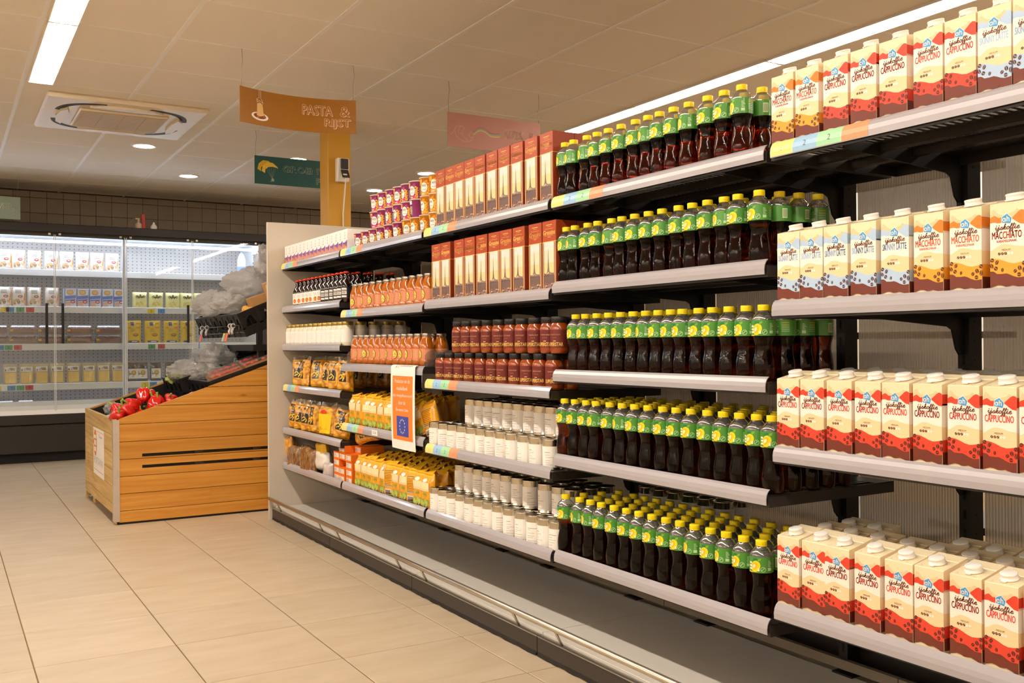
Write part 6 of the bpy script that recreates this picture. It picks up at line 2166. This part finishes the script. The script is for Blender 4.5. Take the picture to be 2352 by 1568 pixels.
def up_slope(base, a, y, h):
    """a point at distance a up the slope, y across, h above the slope"""
    return (base[0] + a * cr - h * sr, base[1] + y, base[2] + a * sr + h * cr)
LB1 = (1.485, 6.095, .685)
LB2 = (1.43, 6.69, .685)
crate('black crate of tomato trays resting on the slope, near plank side', LB1)
crate('black crate of bagged vegetables on the slope, far side', LB2)
T2 = math.atan(.42)
UB1, UB2 = (1.685, 6.13, 1.11), (1.685, 6.725, 1.11)
crate('tilted black crate with cardboard packs on the upper tier, near side', UB1, tilt=T2, L=.5, H=.16)
crate('tilted black crate on the upper tier, far side', UB2, tilt=T2, L=.5, H=.16)
# wire price-tag rack with hanging tags
m = MB()
for z in (1.182, 1.135):
    m.tube([(1.64, 7.25, z), (1.64, 6.15, z + .0)], .004, 6)
for y in (7.25, 6.7, 6.15):
    m.tube([(1.64, y, 1.182), (1.64, y, 1.135)], .004, 6)
    m.tube([(1.64, y, 1.14), (1.74, y, 1.13)], .004, 6)
thing('wire_rack', m.mesh('wire_rack', [mat('dark_wire', '#4b4743', .35, metal=.8)]), 'dark wire rail in front of the upper crates', 'rail')
for k, (y, cols, lb) in enumerate(((7.12, (), 'clear plastic tag clip at the far end of the wire rail'), (6.98, ('pouch_red_tag', '#e06a4a'), 'clear tag clip with an orange card, far end of the wire rail'), (6.34, ('tag_yb', '#f2d832'), 'clear tag clip with yellow and blue cards on the wire rail'), (6.27, ('tag_go', '#ee6b3a'), 'clear tag clip with an orange card nearest the shelving'))):
    root = thing('tag_clip', None, lb, 'tag', (1.633, y, 1.182))
    m = MB(); m.lathe([(.013, -.004), (.018, 0), (.013, .004), (.009, 0), (.013, -.004)], 14); m.xform(Matrix.Rotation(math.pi / 2, 4, 'X'))
    m.tube([(0, 0, -.016), (-.008, 0, -.035), (-.004, 0, -.055)], .009, 8)
    part('clip', m.mesh('clip', [mat('clip_clear', '#cfcac4', .15, coat=.8)]), root)
    if cols:
        m = MB(); m.bbox(-.0265, -.023, -.024, .024, -.11, -.055, .001); m.xform(Matrix.Rotation(.25, 4, 'Y'))
        part('tag_card', m.mesh('tag_card', [mat(cols[0], cols[1], .5)]), root)
        if k == 2:
            m = MB(); m.bbox(-.0285, -.027, -.024, .0, -.11, -.06, .0005); m.xform(Matrix.Rotation(.25, 4, 'Y'))
            part('tag_card', m.mesh('tag_card', [mat('tag_sky', '#7fb6ea', .5)]), root, label='blue card')
m = MB(); m.tube([(1.635, 7.2, 1.14), (1.62, 7.19, 1.0), (1.6, 7.18, .87)], .003, 6)
thing('blue_cord', m.mesh('blue_cord', [mat('cord_blue', '#3f86c8', .5)]), 'thin blue cord hanging from the far end of the wire rail', 'cord')

# tomato trays with vines of small tomatoes
M_card = mat('kraft_card', '#b98d57', .65, noise_amt=.08, noise_scale=40)
M_tom = mat('tomato_red', '#cf2313', .12, coat=.8)
def tomato_tray(label, loc, rz=0.0, L=.2, W=.12):
    root = thing('tomato_tray', None, label, 'tomato tray', loc, (0, -TH, rz))
    m = MB()
    m.box(0, L, 0, W, 0, .003)
    for a in ((0, L, 0, .003), (0, L, W - .003, W), (0, .003, 0, W), (L - .003, L, 0, W)):
        m.box(a[0], a[1], a[2], a[3], .003, .042)
    part('card_tray', m.mesh('card_tray', [M_card]), root)
    q = random.Random(int(loc[0] * 1000 + loc[1] * 77))
    me = MB().ell((0, 0, 0), (.0165, .0165, .0155), 12, 8).mesh('tomato', [M_tom])
    for i in range(5):
        for j in range(3):
            part('tomato', me, root, (.024 + .038 * i + q.uniform(-.004, .004), .024 + .036 * j, .024 + .017 * ((i + j) % 2)))
    m = MB(); m.bbox(-.003, L + .003, -.003, W + .003, .03, .062, .012)
    part('film_wrap', m.mesh('film_wrap', [film_mat('tray_film', tint='#fbfaf8', clear=.9, rough=.06, gloss=.3, body_amt=.05)]), root)
    return root
for k, (a, y, h, lb) in enumerate(((.03, .02, .12, 'kraft tray of red vine tomatoes, lowest in the near crate'), (.05, .15, .13, 'kraft tray of vine tomatoes behind the lowest one'), (.245, .02, .125, 'kraft tray of vine tomatoes in the middle of the near crate'), (.26, .16, .135, 'kraft tray of vine tomatoes in the middle, second row'), (.42, .03, .135, 'kraft tray of vine tomatoes beside the shelving end panel'), (.05, .02, .07, 'bottom layer kraft tray of vine tomatoes under the wrap'))):
    tomato_tray(lb, up_slope(LB1, a, y, h), 0)
# bags, aubergines and leaves on the far half
crumple('vegetable_bag', up_slope(LB2, .1, .2, .17), (.13, .2, .085), 11, M_bagc, 'crinkled clear bag of salad at the front of the far crate', 'bag', .5, 5)
crumple('vegetable_bag', up_slope(LB1, .1, .42, .17), (.12, .11, .06), 12, M_bagc, 'crinkled clear bag lying over the tomato trays', 'bag', .55, 5)
crumple('vegetable_bag', up_slope(LB2, .3, .12, .2), (.15, .2, .1), 13, M_bagc, 'large crinkled clear bag over dark aubergines', 'bag', .5, 5)
crumple('salad_leaves', up_slope(LB2, .05, .3, .13), (.07, .09, .045), 14, mat('leaf_green', '#b9c56a', .5), 'pale green salad leaves inside the front bag', 'salad', .6, 4)
M_aub = mat('aubergine', '#0d080b', .1, coat=1.0)
for k, (a, y, h, rz) in enumerate(((.22, .42, .14, .6), (.3, .33, .17, 1.2), (.4, .38, .16, .2), (.46, .25, .17, 1.8))):
    m = MB(); m.ell((0, 0, 0), (.075, .04, .038), 18, 12, 0, lambda d: 1 + .25 * d.x * (1 - abs(d.x) * .4))
    t = thing('aubergine', m.mesh('aubergine', [M_aub]), 'dark shiny aubergine in the crate under the wire rail, %s from the front' % ORD[k], 'aubergine', up_slope(LB1, a, y, h), (0, -TH, rz), 'aubergines')
    m = MB(); m.tube([(-.07, 0, 0), (-.085, 0, .004), (-.1, 0, .01)], [.014, .007, .006], 8)
    part('stalk', m.mesh('stalk', [M_stem]), t)
# upper crates: milky bags, cardboard packs, potatoes
cr2, sr2 = math.cos(T2), math.sin(T2)
def up2(base, a, y, h):
    return (base[0] + a * cr2 - h * sr2, base[1] + y, base[2] + a * sr2 + h * cr2)
crumple('plastic_bag', up2(UB2, .12, .3, .2), (.17, .3, .11), 21, M_bagw, 'milky white plastic bag heaped over the far upper crate', 'bag', .45, 4.5)
crumple('plastic_bag', up2(UB2, .34, .1, .26), (.19, .26, .13), 22, M_bagw, 'large milky plastic bag spreading behind the cardboard packs', 'bag', .45, 4.5)
crumple('plastic_bag', up2(UB1, .1, .5, .2), (.13, .12, .08), 23, M_bagw, 'milky plastic bag at the middle of the upper crates', 'bag', .5, 5)
crumple('plastic_bag', up2(UB1, .47, .42, .37), (.12, .12, .13), 24, M_bagc, 'clear plastic bag sticking up beside the end panel', 'bag', .55, 5)
def kraft_pack(label, loc, rot, w, h, d, pr=None, pm=()):
    m = MB(); m.bbox(0, w, 0, d, 0, h, .002, 0)
    if pr:
        pr.onto(m, on_south(0))
    return thing('cardboard_pack', m.mesh('cardboard_pack', [M_card] + list(pm)), label, 'cardboard pack', loc, rot)
p = Print()
for k in range(2):
    p.rect(.03 + .045 * k, .01, .042 + .045 * k, .05, 1, 1)
kraft_pack('brown cardboard pack with two slots standing in the upper crate', up2(UB1, .13, .09, .1), (0, -T2 + .05, 0), .13, .115, .1, p, [M_black])
p = Print()
p.rect(.002, .002, .1, .142, 1, 1); p.poly([(.043, .112), (.043, .124), (.05, .132), (.057, .124), (.057, .112)], 2, 2)
p.text('BIO', .05, .09, .045, .012, 3, 2, 'c')
p.ell(.055, .02, .036, .016, 3, 2, 14); p.ell(.055, .02, .03, .012, 4, 3, 14)
kraft_pack('upright pale paper pack with a small blue emblem in the upper crate', up2(UB1, .235, .03, .12), (.1, -T2 + .02, .0), .105, .15, .06, p, [mat('pale_kraft', '#dcc58e', .6), M_logo, mat('ink_steel', '#6b7277', .6), mat('ink_mustard', '#cfa437', .6)])
p = Print(); p.rect(.01, .0, .18, .085, 1, 1)
kraft_pack('open cardboard box with dark inside at the back of the upper crate', up2(UB1, .34, .08, .13), (0, -T2 - .02, 0), .2, .12, .14, p, [mat('box_inside', '#4a3a1c', .8)])
M_pot = mat('potato_skin', '#d9a545', .5, noise_amt=.12, noise_scale=30)
for k, (a, y, h) in enumerate(((.06, .1, .13), (.1, .06, .14), (.1, .14, .15))):
    m = MB(); m.ell((0, 0, 0), (.036, .028, .027), 14, 9, 0, lambda d: 1 + .08 * math.sin(3 * d.x + k) * d.y)
    thing('potato', m.mesh('potato', [M_pot]), 'golden potato at the front of the near upper crate, %s from the rim' % ORD[k], 'potato', up2(UB1, a, y, h), (0, -T2, k), 'potatoes')
m = MB(); m.ell((0, 0, 0), (.07, .04, .04), 16, 10, 0)
thing('sweetcorn', m.mesh('sweetcorn', [mat('green_husk', '#b9c24a', .5)]), 'pale green vegetable lying in front of the open cardboard box', 'vegetable', up2(UB1, .4, .05, .14), (0, -T2, .1))
m = MB(); m.lathe([(0, 0), (.02, 0), (.021, .005), (.021, .06), (0, .06)], 14)
t = thing('sauce_flask', m.mesh('sauce_flask', [mat('flask_dark', '#2a1c08', .2, coat=.6)]), 'small flask with a bright yellow cap tucked beside the end panel', 'bottle', up_slope(LB1, .5, .14, .2))
m = MB(); m.lathe([(.021, .055), (.022, .058), (.022, .085), (0, .087)], 14)
part('cap', m.mesh('cap', [M_cap]), t)
